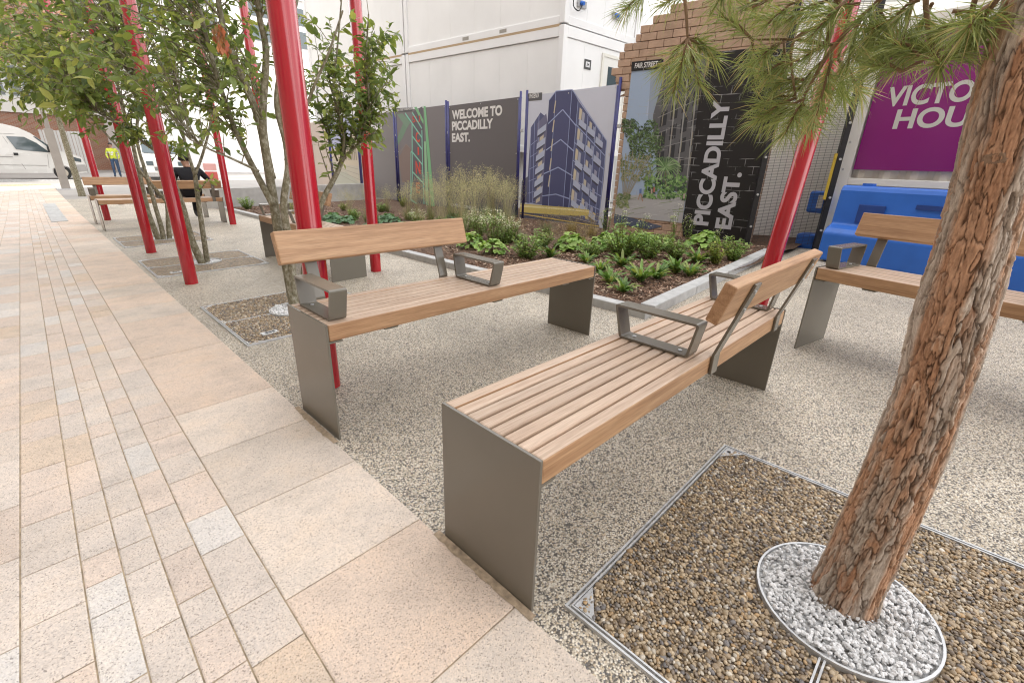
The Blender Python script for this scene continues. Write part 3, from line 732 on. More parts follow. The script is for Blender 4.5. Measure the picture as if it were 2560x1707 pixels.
st3 = [(S3([(1020, 800), (950, 600), (870, 250), (800, -50), (700, -500), (560, -1000), (480, -1500)], base=(-.06, 0)), .042, .014),
       (S3([(1130, 800), (1060, 560), (960, 200), (900, 0), (800, -400), (820, -1000), (780, -1500)], base=(0, 0), dh=.3), .036, .014),
       (S3([(1235, 750), (1225, 560), (1190, 300), (1130, 0), (1080, -400), (1100, -1000)], base=(.07, 0), dh=.2), .036, .014),
       (S3([(1210, 470), (1060, 300), (930, 150), (760, -50), (480, -350), (150, -700), (-150, -1000)], base=None, dh=-.8), .026, .007)]
cr3 = [((.3, 8.3, 2.7), (1.5, 1.3, 1.15), 2.0), ((.6, 8.6, 4.0), (1.3, 1.3, .9), .7), ((-.5, 7.8, 2.2), (.9, .9, .75), 1.0)]
broad_tree("three-stemmed leafy tree farthest along the row of pebble grates", b3, st3, cr3, 210, 13, .078, 1.45)
# slim tree out in the street
p4 = gpt((206, 490)); b4 = (p4[0], p4[1]); h4 = hdist(b4)
st4 = [([(b4[0], b4[1], g(*b4)-.03)]+[tuple(hpt(q, h4)) for q in ((190, 440), (168, 370), (150, 310), (135, 260), (120, 180))], .10, .05)]
c4 = hpt((140, 210), h4)
broad_tree("slim street tree with a pale trunk, next to the tapered grey post", b4, st4, [((c4[0], c4[1], c4[2]+.5), (1.6, 1.6, 1.3), 1)], 130, 12, .13, c4[2]-1.0, name="street_tree", warm=.9)
# dead brown leaves caught in the nearest tree
dl = MB(); c = hpt((548, 70), h1-.35)
for k in range(60):
    t = rnd.random(); p = Vector((c[0], c[1], c[2]-.16*t+.03))+Vector((rnd.uniform(-.035, .035), rnd.uniform(-.03, .03), 0))
    d = Vector((rnd.uniform(-.3, .3), rnd.uniform(-.3, .3), -1)).normalized()*rnd.uniform(.03, .06); s_ = d.cross(Vector((rnd.uniform(-1, 1), rnd.uniform(-1, 1), .1))).normalized()*.012
    dl.add([p, p+d*.5+s_, p+d, p+d*.5-s_+Vector((.004, .004, 0))], [(0, 1, 2, 3)], (.50*rnd.uniform(.6, 1.2), .22*rnd.uniform(.7, 1.1), .10))
tag(dl.build("dead_leaves", HERB), "clump of dry orange-brown leaves hanging in the nearest multi-stem tree", "dead leaves")

# ------------------------------------------------------------------ pine
pb = gpt((2108, 1500)); pb = np.array([.672, -.600]); hp = hdist(pb)
O = (pb[0], pb[1], g(*pb)); pine = thing("pine_tree", "pine tree with a flaky orange-brown trunk in the nearest grate", "tree", O)
ax = []
for py, pxc in ((1496, 2117), (1283, 2203), (1016, 2315), (750, 2393), (480, 2474), (60, 2598)):
    P = hpt((pxc, py), hp); ax.append(P)
ax = [np.array([pb[0], pb[1], g(*pb)-.03])]+[a for a in ax[1:]]
dlast = (ax[-1]-ax[-2]); dlast = dlast/np.linalg.norm(dlast); dlast = dlast*.5+np.array([0, 0, .5]); dlast /= np.linalg.norm(dlast)
for k in range(1, 6): ax.append(ax[-1]+dlast*.55)
axp = smooth_path([tuple(a) for a in ax], 40)
nA = 320
zs = np.array([p.z for p in axp])
zz_ = np.concatenate([np.linspace(O[2]-.03, 1.75, 520), np.linspace(1.79, float(zs[-1])-.02, 40)])
VT, CT = [], []
def vor(p): return noise.voronoi(p, distance_metric='DISTANCE', exponent=2.5)
X0 = Vector((7, 3, 1)); X1 = Vector((2, 9, 5))
for z in zz_:
    i = int(np.searchsorted(zs, z)); i = min(max(i, 1), len(axp)-1); t = (z-zs[i-1])/max(zs[i]-zs[i-1], 1e-6); c = axp[i-1].lerp(axp[i], min(max(t, 0), 1))
    r0 = .0800-.0100*min(max(z, 0)/.5, 1)-.010*min(max(z-.5, 0), 1.2)-.009*max(z-1.7, 0); r0 += .008*math.exp(-max(z-O[2], 0)/.05); r0 = max(r0, .03)
    r0 += .004*noise.noise((z*5, 1, 2))
    for k in range(nA):
        a = 2*math.pi*k/nA; ca, sa = math.cos(a), math.sin(a); r0k = r0*(1+.035*noise.noise((ca*1.2, sa*1.2, z*3)))
        q = Vector((ca*3.6, sa*3.6, z*9.5)); wv = Vector((noise.noise(q*.9), noise.noise(q*.9+X0), noise.noise(q*.7+X1)*1.3)); q2 = q+wv*.85+Vector((noise.noise(q*2.6), noise.noise(q*2.6+X0), noise.noise(q*2.2+X1)))*.40
        d, pts = vor(q2); e = d[1]-d[0]; h = noise.noise(pts[0]*3.1)
        crack = max(0, 1-e/.10)
        d2, p2 = vor(q2*2.3+X1); e2 = d2[1]-d2[0]; h2 = noise.noise(p2[0]*2.7); small = max(0, 1-e2/.12)*max(0, min(1, .35+1.2*noise.noise(q*.5+X0)))
        fine = noise.noise((ca*22, sa*22, z*70)); fib = noise.noise((ca*15, sa*15, z*10))
        VT.append((c.x+(r0k+.0046*h+.0024*h2-.0062*crack-.0026*small+.0011*fine+.0016*fib)*ca, c.y+(r0k+.0046*h+.0024*h2-.0062*crack-.0026*small+.0011*fine+.0016*fib)*sa, z))
        k1 = noise.noise((ca*1.6+4, sa*1.6, z*1.3))+.5*noise.noise((ca*3.5, sa*3.5+2, z*4)); k2 = min(max(.5+.55*h+.35*h2, 0), 1)
        m_ = min(max((k1*1.1+.55*h+.25*h2+.26)*1.5, 0), 1)
        org = np.array((.46, .25, .145))*(1-k2)+np.array((.60, .375, .24))*k2; grey = np.array((.42, .345, .285))*(1-k2)+np.array((.58, .50, .42))*k2
        col = org*(1-m_)+grey*m_; dk_ = min(.80*crack+.36*small, .85)*(.85+.4*noise.noise(q*.35+X1))
        col = col*(1-dk_)+np.array((.085, .052, .034))*dk_
        CT.append(col*(1+.20*fine+.12*fib))
nz = len(zz_); j, k = np.meshgrid(np.arange(nz-1), np.arange(nA), indexing='ij')
FT = np.stack([j*nA+k, j*nA+(k+1) % nA, (j+1)*nA+(k+1) % nA, (j+1)*nA+k], -1).reshape(-1, 4)
np_mesh("trunk", np.array(VT), FT, PINEBARK, np.array(CT), pine, True, O)
# knots where limbs were cut
for kp, kr in (((2490, 396), .012), ((2402, 790), .008)):
    P = hpt(kp, hp-.062); kn = MB(); dv = Vector((P[0]-axp[0].x, P[1]-axp[0].y, 0)); cen = Vector(tuple(P)); nrm = Vector((CAM[0]-P[0], CAM[1]-P[1], 0)).normalized()
    s_ = nrm.cross(Vector((0, 0, 1)))
    vs = []; 
    for q, (rr, dep) in enumerate(((1.9, -.014), (1.3, -.002), (.85, .0015), (.5, -.001), (.25, -.004))):
        for a in range(14):
            th = 2*math.pi*a/14; j = 1+.4*noise.noise((math.cos(th)*1.5, math.sin(th)*1.5+q, kp[0]*.37)); vs.append(cen+nrm*dep+(s_*math.cos(th)*1.15+Vector((0, 0, 1))*math.sin(th)*.8)*kr*rr*j)
    fs = [(q*14+a, q*14+(a+1) % 14, (q+1)*14+(a+1) % 14, (q+1)*14+a) for q in range(4) for a in range(14)]+[tuple(range(56, 70))]
    kn.add(vs, fs, (.27, .18, .12)); kn.build("knot", PINEBARK, pine, smooth=True, origin=O)
# limbs, twigs and needles
lb = MB()
def L3(pts, h0, h1): n = len(pts); return [tuple(hpt(p, h0+(h1-h0)*i/(n-1))) for i, p in enumerate(pts)]
top = axp[-60]
limb_top = [tuple(axp[int(np.searchsorted(zs, 2.3))]), tuple(hpt((2420, -230), 1.35)), tuple(hpt((2150, -190), 1.5)), tuple(hpt((1850, -150), 1.6)), tuple(hpt((1680, -110), 1.65))]
lb.tube(smooth_path(limb_top, 6), [.026-.0008*i for i in range(25)], 8)
TW = [([(1690, -110), (1712, 0), (1719, 97)], 1.64, 1.6, .0075), ([(2140, -150), (2100, -20), (2068, 110)], 1.5, 1.55, .014), ([(2068, 110), (1990, 100), (1881, 100)], 1.55, 1.6, .005),
      ([(2068, 60), (1981, 110), (1990, 250)], 1.55, 1.55, .006), ([(2320, -200), (2315, 20), (2338, 130), (2345, 160)], 1.42, 1.4, .006), ([(2270, -200), (2280, -10), (2256, 100)], 1.45, 1.45, .006),
      ([(2400, -210), (2210, -10), (2090, 110), (2010, 240)], 1.42, 1.5, .007), ([(2480, -150), (2440, -10), (2400, 90), (2255, 180)], 1.35, 1.4, .006), ([(1900, -150), (1930, -20), (1880, 20)], 1.6, 1.6, .006),
      ([(2140, -150), (2130, 0), (2095, 150)], 1.5, 1.6, .008), ([(2560, -150), (2500, -10), (2430, 70)], 1.3, 1.35, .006)]
for pts, h0, h1_, rr in TW:
    sp = smooth_path(L3(pts, h0, h1_), 6); lb.tube(sp, [rr*(1-.55*i/(len(sp)-1)) for i in range(len(sp))], 6)
SH = [((1719, 97), (1682, 235), 1.6), ((1719, 97), (1790, 150), 1.62), ((1719, 97), (1748, 215), 1.56), ((1719, 97), (1655, 175), 1.6), ((1719, 97), (1765, 115), 1.66), ((1719, 97), (1700, 180), 1.54),
      ((1881, 100), (1800, 40), 1.6), ((1881, 100), (1880, 180), 1.6), ((1960, 105), (1895, 150), 1.58), ((1990, 60), (1890, 40), 1.62), ((2000, 150), (1905, 185), 1.55), ((2010, 200), (1930, 215), 1.55), ((1960, 110), (1960, 190), 1.6),
      ((2005, 250), (1938, 298), 1.52), ((1990, 245), (1895, 300), 1.55), ((2005, 255), (1962, 335), 1.5), ((2000, 250), (2030, 320), 1.55), ((1990, 240), (1900, 262), 1.58), ((2010, 245), (1990, 300), 1.48),
      ((2080, 130), (2062, 235), 1.55), ((2060, 150), (1995, 225), 1.55), ((2100, 160), (2108, 245), 1.58), ((2090, 110), (2015, 140), 1.5), ((2095, 150), (2150, 230), 1.55), ((2080, 150), (2040, 290), 1.5),
      ((2256, 100), (2200, 190), 1.42), ((2256, 100), (2255, 200), 1.42), ((2256, 100), (2330, 180), 1.44), ((2240, 60), (2180, 125), 1.45), ((2345, 160), (2400, 175), 1.38), ((2345, 140), (2290, 165), 1.4), ((2345, 150), (2350, 215), 1.38),
      ((2400, 60), (2350, 130), 1.38), ((2430, 70), (2480, 110), 1.33), ((2380, 30), (2450, 60), 1.36), ((2255, 180), (2180, 215), 1.4), ((2400, 90), (2440, 165), 1.36), ((2300, 140), (2230, 160), 1.4),
      ((2150, 10), (2050, 40), 1.5), ((2120, 0), (2030, 90), 1.5), ((2210, -10), (2140, 70), 1.45), ((2300, 0), (2230, 50), 1.42), ((1950, -5), (1850, 20), 1.6), ((2080, 0), (1970, 50), 1.55), ((2480, 10), (2420, 70), 1.33), ((2020, -10), (1920, 60), 1.58), ((1800, -60), (1660, 10), 1.65), ((2200, 30), (2220, 100), 1.45), ((2330, 10), (2300, 80), 1.42),
      ((2140, 60), (2120, 160), 1.5), ((2180, 40), (2160, 130), 1.46), ((1640, -30), (1560, 25), 1.68), ((1850, -60), (1790, 10), 1.6)]
NV, ND, NC, NL = [], [], [], []
for a, b, h in SH:
    if b[0] > 2170 and b[1] > 100: b = (b[0], b[1]-50)
    A = np.array(hpt(a, h)); B = np.array(hpt(b, h+npr.uniform(-.05, .05))); d = B-A; L = np.linalg.norm(d); d = d/L
    sp = [tuple(A), tuple(A+d*L*.5+np.array([0, 0, .01])), tuple(B)]; lb.tube(sp, [.004, .0032, .002], 5)
    n = int(75+380*L); t = npr.uniform(.08, 1.0, n)**.8; p = A[None]+d[None]*(L*t)[:, None]
    v = npr.normal(size=(n, 3)); v -= (v@d)[:, None]*d; v /= np.linalg.norm(v, axis=1)[:, None]
    ang = npr.normal(.92, .26, n)-.35*(t > .92); dr = d[None]*np.cos(ang)[:, None]+v*np.sin(ang)[:, None]+np.array([0, 0, -.06])
    NV.append(p); ND.append(dr); NL.append(npr.normal(.070, .012, n))
    k = npr.random(n); c = np.where(k[:, None] < .5, np.array([[.26, .33, .12]]), np.where(k[:, None] < .88, np.array([[.37, .42, .17]]), np.array([[.55, .46, .24]])))
    NC.append(c*npr.uniform(.8, 1.2, (n, 1)))
lb_o = lb.build("branches", PINEBARK, pine, smooth=True, origin=O)
lb_c = lb_o.data.color_attributes["Col"]; lb_c.data.foreach_set('color', np.tile(np.array([.25, .16, .09, 1], dtype=np.float32), len(lb_c.data)))
p, d, L, c = np.concatenate(NV), np.concatenate(ND), np.concatenate(NL), np.concatenate(NC); n = len(p); d /= np.linalg.norm(d, axis=1)[:, None]
s_ = np.cross(d, npr.normal(size=(n, 3))); s_ /= np.linalg.norm(s_, axis=1)[:, None]; w = .0010
mid = p+d*(L*.5)[:, None]; tip = p+d*L[:, None]+np.array([0, 0, -1])*(L*.10)[:, None]
V = np.stack([p-s_*w, p+s_*w, mid+s_*w, mid-s_*w, tip], 1); off = (np.arange(n)*5)[:, None]
np_mesh("needles", V.reshape(-1, 3), [np.array([[0, 1, 2, 3]])+off, np.array([[3, 2, 4]])+off], NEEDLE, np.repeat(c, 5, 0), pine, False, O)
# ================================================================== LETTERING AND PRINTED ART
def text_on(name, txt, pl, u0, v0, w, h, off, mat, parent, origin, col=(.8, .8, .8), turn=False, bold=.0, fit=True):
    """letters laid on plane pl with lower-left corner (u0,v0), w wide and h high (turn: reading upwards)."""
    cu = bpy.data.curves.new(name, 'FONT'); cu.body = txt; cu.offset = bold; cu.resolution_u = 6; cu.size = 1.0
    tmp = bpy.data.objects.new(name, cu); C.objects.link(tmp); dg = bpy.context.evaluated_depsgraph_get()
    me0 = bpy.data.meshes.new_from_object(tmp.evaluated_get(dg)); V = np.array([v.co[:] for v in me0.vertices]); Fs = [tuple(p.vertices) for p in me0.polygons]
    bpy.data.objects.remove(tmp); bpy.data.meshes.remove(me0)
    x0, y0 = V[:, 0].min(), V[:, 1].min(); sx_ = w/(V[:, 0].max()-x0); sy_ = h/(V[:, 1].max()-y0)
    mb = MB(); vs = []
    for x, y, _ in V:
        a, b = (x-x0)*sx_, (y-y0)*sy_
        vs.append(pl.P(u0-b, v0+a, off) if turn else pl.P(u0+a, v0+b, off))
    mb.add(vs, Fs, col); return mb.build(name, mat, parent, origin=origin)
class Art:                                        # flat print: polygons in thin layers on a plane, traced from the photo onto the real board
    def __init__(s, pl, zf): s.pl = pl; s.zf = zf; s.mb = MB()
    def uv(s, p): return s.pl.uv(s.zf(*p))
    def poly(s, pts, col, layer):
        s.mb.add([s.pl.P(*s.uv(p), .0008*layer+.00003*(len(s.mb.f) % 25)) for p in pts], [tuple(range(len(pts)))], col)
    def line(s, a, b, wd, col, layer):
        A, B = np.array(s.uv(a)), np.array(s.uv(b)); d = B-A; d /= np.linalg.norm(d)+1e-9; n = np.array([-d[1], d[0]])*wd/2
        s.mb.add([s.pl.P(*q, .0008*layer+.00003*(len(s.mb.f) % 25)) for q in (A-n, B-n, B+n, A+n)], [(0, 1, 2, 3)], col)
    def pl_(s, pts, wd, col, layer):
        for a, b in zip(pts[:-1], pts[1:]): s.line(a, b, wd, col, layer)
def orient(o, n):                                 # make all faces of a flat mesh look towards n
    me = o.data
    for p in me.polygons:
        if p.normal.dot(Vector((n[0], n[1], 0))) < 0: p.flip()

# ---- hoarding panels on blue steel frames
W1 = lambda x, y: (1000+x/3.92, 200+y/3.92)
HA, HB = (6.511, 4.167), (6.731, 6.55)
HP = Plane(HA, HB)
HU = lambda P: (np.array(P)-HP.o)@HP.d
def hoarding(u0, u1, v1, label, board_col, rake=0.0):
    p0 = HP.P(u0, 0); p1 = HP.P(u1, 0); O = (p0[0], p0[1], g(p0[0], p0[1])); r = thing("hoarding_panel", label, "hoarding", O, 0, "printed hoarding panels along the planting bed")
    f = lambda u: (lambda q: g(q[0], q[1]))(HP.P(u, 0))
    b = MB(); vs = []
    for off in (0, -.006):
        for u in (u0+.06, u1-.06):
            for v in (None, v1): vs.append(HP.P(u, (f(u)+.06) if v is None else v1, off))
    b.add(vs, [(0, 1, 3, 2), (4, 6, 7, 5), (0, 4, 5, 1), (2, 3, 7, 6), (1, 5, 7, 3), (0, 2, 6, 4)], board_col); bo = b.build("board", PRINT, r, origin=O)
    for u in (u0+.022, u0+.058, u1-.058, u1-.022):
        t = MB(); base = f(u); outer = u in (u0+.022, u1-.022)
        t.tube([HP.P(u, base-.03, -.002), HP.P(u, v1+(.10 if outer else -.02), -.002)], .024 if outer else .020, 10); t.build("frame_tube", BLUEPAINT, r, smooth=True, origin=O)
    for v in (v1-.015, .18+f(u0)):
        t = MB(); t.tube([HP.P(u0+.03, v, -.032), HP.P(u1-.03, v, -.032)], .017, 8); t.build("frame_rail", BLUEPAINT, r, smooth=True, origin=O)
    for v in (v1-.62, .45):
        t = MB(); t.box(-.055, .055, -.03, .03, -.03, .03, xf=lambda x, y, z: HP.P(u0-.0+x, v+z, -.03+y)); t.build("clamp", GALV, r, origin=O, bevel=.008)
    k = 0
    for v in (v1-.04, (v1+.3)/2, .32):
        for uu in (u0+.10, (u0+u1)/2, u1-.10):
            if abs(uu-(u0+u1)/2) < .01 and v not in (v1-.04,): continue
            t = MB(); t.tube([HP.P(uu, v, .004), HP.P(uu, v, .009)], .012, 8); t.build("fixing", GALV, r, origin=O)
    return r, O
u1a, u1b = 0.0, HU((6.726, 6.497)); 
# building picture panel
ph, PO = hoarding(u1a, u1b, 2.42, "hoarding panel with a picture of a dark blue apartment block at dusk", (.62, .65, .76))
A = Art(HP, W1); dk, dk2, dk3 = (.070, .078, .185), (.09, .10, .22), (.052, .058, .15); ln = (.34, .40, .64)
A.poly([(1195, 990), (1255, 945), (1255, 1200), (1180, 1210)], (.12, .12, .17), 3)
A.poly([(1285, 465), (1378, 320), (1420, 355), (1432, 1225), (1240, 1205), (1262, 800)], dk2, 3)
A.poly([(1345, 430), (1435, 330), (1450, 440), (1420, 1225), (1325, 1215)], (.16, .16, .27), 4)
A.poly([(1462, 205), (1532, 112), (1500, 700), (1452, 1235), (1392, 1228), (1420, 800)], dk3, 5)
A.poly([(1532, 112), (1690, 97), (1660, 480), (1600, 1245), (1450, 1240), (1500, 700)], dk, 5)
A.poly([(1690, 97), (1748, 205), (1715, 600), (1658, 1260), (1600, 1245), (1660, 480)], dk3, 5)
A.poly([(1748, 205), (2027, 600), (1995, 1000), (1945, 1415), (1640, 1330), (1715, 600)], (.10, .115, .24), 5)
for a, b, c in (((1455, 430), (1597, 292), (1727, 450)), ((1432, 690), (1577, 585), (1707, 700)), ((1412, 920), (1552, 857), (1692, 940)), ((1394, 1138), (1530, 1120), (1662, 1165))): A.pl_([a, b, c], .020, ln, 7)
A.pl_([(1460, 205), (1530, 112), (1690, 97), (2027, 600)], .016, ln, 7)
for a, b in (((1530, 112), (1455, 1235)), ((1688, 100), (1600, 1245)), ((1748, 205), (1655, 1260)), ((2027, 600), (1945, 1415)), ((1985, 545), (1908, 1395)), ((1285, 465), (1268, 1205)), ((1365, 345), (1345, 1210)), ((1322, 405), (1300, 1208)), ((1920, 450), (1845, 1380)), ((1845, 345), (1770, 1350))): A.line(a, b, .013, ln, 7)
for t in (.0, .2, .4, .6, .8, .97):
    y0, y1 = 440+t*870, 745+t*660; xx0 = 1728-t*80; xx1 = 2012-t*66; A.line((xx0, y0), (xx1, y1), .014, ln, 7)
    A.line((1283-t*35, 640+t*590), (1345-t*22, 590+t*625), .010, ln, 6)
for t in (.06, .23, .40, .57, .72): A.poly([(1528-t*85, 140+t*1100), (1538-t*85, 140+t*1100), (1522-t*85, 262+t*1090), (1512-t*85, 262+t*1090)], (.62, .55, .42), 8)
for i, t in enumerate((0, .2, .4, .6, .8)):
    y = 250+t*1000
    for j, (fx, c) in enumerate(((.06, (.62, .55, .42)), (.16, (.40, .42, .55)), (.42, (.55, .50, .42)), (.55, (.33, .36, .52)), (.73, (.36, .37, .5)))):
        x = 1748-t*95+fx*272; yy = y+fx*(370-t*150); A.poly([(x, yy), (x+24, yy+22), (x+13, yy+135), (x-11, yy+115)], c, 8)
    for fx in (.10, .42, .72):
        x = 1735-t*95+fx*262; yy = y+95+fx*(345-t*150)-(40 if fx > .3 else 0)
        A.poly([(x, yy), (x+70, yy+62), (x+62, yy+118), (x-8, yy+60)], (.45, .50, .66), 10); A.poly([(x-8, yy+60), (x+62, yy+118), (x+50, yy+132), (x-2, yy+84)], (.06, .06, .10), 11)
for t in (0, .17, .33, .5, .66, .8):
    y = 430+t*760; x = 1352-t*45; A.poly([(x, y+65), (x+85, y), (x+80, y+65), (x-5, y+122)], (.47, .52, .68), 9); A.poly([(x-5, y+122), (x+80, y+65), (x+62, y+90), (x+3, y+136)], (.06, .06, .10), 10)
    A.poly([(x+20, y+135), (x+60, y+105), (x+55, y+150), (x+16, y+172)], (.60, .54, .44), 8)
A.poly([(1180, 1212), (1660, 1250), (1860, 1275), (1850, 1330), (1660, 1330), (1178, 1296)], (.62, .50, .16), 12)
A.poly([(1180, 1225), (1660, 1262), (1855, 1285), (1854, 1296), (1660, 1278), (1180, 1243)], (.80, .72, .38), 13)
A.poly([(1178, 1296), (1660, 1340), (1955, 1420), (1955, 1450), (1660, 1400), (1176, 1345)], (.08, .08, .13), 12)
A.line((1178, 1310), (1955, 1435), .018, (.75, .55, .12), 13)
for t in (.1, .35, .6, .85): A.poly([(1655+t*280, 1180+t*140), (1680+t*280, 1190+t*140), (1676+t*275, 1300+t*110), (1652+t*275, 1290+t*110)], (.74, .60, .25), 9)
A.poly([(1254, 135), (1395, 124), (1392, 198), (1250, 210)], (.10, .10, .11), 4)
orient(A.mb.build("building_print", PRINT, ph, origin=PO), HP.n)
a, b = A.uv((1270, 185)), A.uv((1366, 148)); text_on("panel_lettering", "PHOENIX", HP, a[0]-.0, a[1], b[0]-a[0], .085, .006, PRINT, ph, PO, (.9, .9, .9), bold=.005)
# welcome panel
W2 = lambda x, y: (650+x/4.9, 240+y/4.9)
wu0, wu1 = HU((6.739, 6.644)), HU((6.997, 9.40))
pw, PO = hoarding(wu0, wu1, 2.42, "plain charcoal hoarding panel lettered WELCOME TO PICCADILLY EAST.", (.125, .115, .12))
def fit_text(name, txt, zf, pl, lb, rt, hgt, parent, O, col=(.78, .77, .76), bold=.03, off=.006, mat=PRINT, hv=None):
    a, b = pl.uv(zf(*lb)), pl.uv(zf(*rt)); u0, u1 = min(a[0], b[0]), max(a[0], b[0]); return text_on(name, txt, pl, u0, a[1], u1-u0, hgt, off, mat, parent, O, col, bold=bold)
HPr = Plane(HB, HA)                                # the viewer reads the panels from the far end towards the near end
HPr.o = HP.o.copy()                                # u now counts the other way round
def rd(lb, rt, txt, zf, parent, O, hgt, bold=.03, col=(.78, .77, .76)):
    a, b = HPr.uv(zf(*lb)), HPr.uv(zf(*rt)); return text_on("panel_lettering", txt, HPr, a[0], a[1], b[0]-a[0], hgt, .006, PRINT, parent, O, col, bold=bold)
rd((512, 392), (1002, 385), "WELCOME TO", W1, pw, PO, .205, .045); rd((512, 500), (912, 500), "PICCADILLY", W1, pw, PO, .205, .045); rd((512, 612), (688, 612), "EAST.", W1, pw, PO, .205, .045)
rd((500, 1235), (752, 1255), "CAPITAL&CENTRIC", W1, pw, PO, .075, .015)
# neon sign picture panel
nu0, nu1 = HU((7.0, 9.44)), HU((7.254, 12.20))
pn, PO = hoarding(nu0, nu1, 2.45, "dark hoarding panel with a picture of a green framed neon sign", (.19, .175, .18))
A = Art(HP, W2); gr = (.22, .55, .42); g2 = (.20, .48, .24)
A.poly([(1665, 640), (1745, 520), (1850, 290), (1790, 250), (1665, 560)], (.15, .25, .17), 3); A.poly([(1680, 230), (1745, 215), (1840, 330), (1800, 400)], (.17, .27, .19), 3)
A.poly([(1700, 760), (1790, 590), (1850, 660), (1850, 1050), (1740, 1060)], (.22, .16, .14), 3)
A.pl_([(1665, 760), (1790, 590), (1850, 650)], .02, (.25, .20, .17), 4)
A.poly([(1880, 190), (1990, 130), (2010, 500), (2000, 1340), (1870, 1280)], (.11, .105, .12), 4)
A.poly([(2005, 128), (2030, 126), (2145, 1390), (2100, 1390)], g2, 5); A.poly([(1890, 140), (1920, 135), (2005, 300), (2003, 350)], g2, 5); A.poly([(2010, 560), (2035, 560), (2075, 1370), (2035, 1370)], (.28, .50, .30), 6)
A.pl_([(1865, 330), (1868, 1000), (1850, 1270), (1955, 1345)], .05, gr, 7); A.pl_([(1985, 420), (1995, 900), (2012, 1340)], .045, gr, 7)
for a, b in (((1870, 495), (1985, 650)), ((1870, 690), (1992, 842)), ((1870, 930), (2000, 1065)), ((1780, 212), (1985, 510)), ((1868, 205), (1985, 400)), ((1850, 690), (1868, 680))): A.line(a, b, .042, gr, 8)
A.pl_([(1850, 690), (1846, 1260)], .03, gr, 7)
A.poly([(1655, 155), (1870, 140), (1868, 192), (1655, 208)], (.09, .09, .09), 5)
orient(A.mb.build("neon_print", PRINT, pn, origin=PO), HP.n)
rd((1665, 193), (1866, 180), "DUCIE STREET WAREHOUSE", W2, pn, PO, .055, .01)
rd((1912, 570), (1962, 570), "C", W2, pn, PO, .26, .03, (.62, .07, .04)); rd((1935, 725), (1952, 725), "I", W2, pn, PO, .2, .03, (.62, .07, .04)); rd((1912, 955), (1970, 970), "N", W2, pn, PO, .34, .03, (.62, .07, .04))
rd((1870, 330), (1970, 420), "SU", W2, pn, PO, .16, .02, (.52, .07, .05)); rd((1915, 1190), (1965, 1200), "E", W2, pn, PO, .30, .03, (.45, .10, .06))
au0, au1 = HU((7.26, 12.26)), HU((7.52, 14.95))
pa_, PO = hoarding(au0, au1, 2.45, "grey hoarding panel lettered A NEW PLACE. behind the small leaning tree", (.20, .185, .185))
rd((1215, 450), (1512, 440), "A NEW", W2, pa_, PO, .20); rd((1215, 570), (1478, 570), "PLACE.", W2, pa_, PO, .20); rd((1220, 1160), (1330, 1165), "CAPITAL&CENTRIC", W2, pa_, PO, .07, .01)
su0, su1 = au1+.04, au1+2.75
ps_, PO = hoarding(su0, su1, 2.45, "hoarding panel with a faded street picture, fifth from the brick wall", (.36, .38, .52))
sb = MB(); q = lambda u, v, l: HP.P(su0+u*(su1-su0), v, .0012*l+.002)
def sp(pts, c, l): sb.add([q(1-u, v, l) for u, v in pts], [tuple(range(len(pts)))], c)
sp([(.04, 1.5), (.30, 1.42), (.62, 1.75), (.96, 2.05), (.96, .9), (.5, .95), (.04, 1.1)], (.50, .43, .33), 1); sp([(.04, 1.1), (.5, .95), (.96, .9), (.96, .12), (.04, .12)], (.46, .42, .34), 2); sp([(.04, .6), (.5, .7), (.96, .35), (.96, .12), (.04, .12)], (.40, .40, .33), 3)
for k in range(9): sp([(.45+k*.055, 1.45+k*.02), (.475+k*.055, 1.46+k*.02), (.475+k*.055, 1.1), (.45+k*.055, 1.1)], (.24, .20, .16), 4)
for k in range(4): sp([(.05, .98-k*.1), (.95, .82-k*.17), (.95, .80-k*.17), (.05, .965-k*.1)], (.32, .29, .24), 5)
orient(sb.build("street_print", PRINT, ps_, origin=PO), HP.n)
p6, PO = hoarding(su1+.04, su1+2.8, 2.45, "pale peach hoarding panel, farthest of those seen behind the nearest tree's stems", (.50, .42, .36))
p7, PO = hoarding(su1+2.84, su1+5.6, 2.45, "blank off-white hoarding panel at the far left end of the hoarding", (.62, .61, .60))

# ---- painted brick wall with a printed mural
WA, WB_ = (6.56, 4.06), (6.89, 1.84)
WP = Plane(WA, WB_); wn2 = WP.n
O = (WA[0], WA[1], g(*WA)); wall = thing("brick_wall", "broken-topped tan painted brick wall carrying the street mural", "wall", O)
bm_ = MB(); ch, bw = .108, .250; uR = 2.26
LEFT = [(0, -.06), (2.30, -.06), (2.32, -.22), (2.60, -.30), (2.75, -.22), (2.9, -.10), (3.02, .0), (3.15, .16), (3.27, .34), (3.36, .75), (3.45, 1.2), (3.6, 1.7)]
def left_at(v):
    for (v0, u0), (v1, u1) in zip(LEFT[:-1], LEFT[1:]):
        if v0 <= v <= v1: return u0+(u1-u0)*(v-v0)/(v1-v0)
    return 9
row = 0; v = .02
while v < 3.55:
    ul = left_at(v+ch/2)
    if ul > uR-.3: break
    u = ul+(0 if v < 2.2 else rnd.uniform(-.04, .06)); st_ = (row % 2)*bw/2; k0 = math.floor((u-st_)/bw)
    edges = [u]+[st_+bw*k for k in range(int(k0)+1, 12) if st_+bw*k < uR-.06 and st_+bw*k > u+.08]+[uR]
    for a, b in zip(edges[:-1], edges[1:]):
        j = rnd.uniform(.9, 1.08); c = (.50*j, .345*j, .25*j); pr = rnd.uniform(-.003, .003)
        bm_.box(a+.004, b-.004, -.22, pr, v+.004, v+ch-.004, c, xf=lambda x, y, z: WP.P(x, z+g(*WA), y))
    v += ch; row += 1
bm_.build("brick_courses", TANBRICK, wall, origin=O, bevel=.006)
mo = MB()
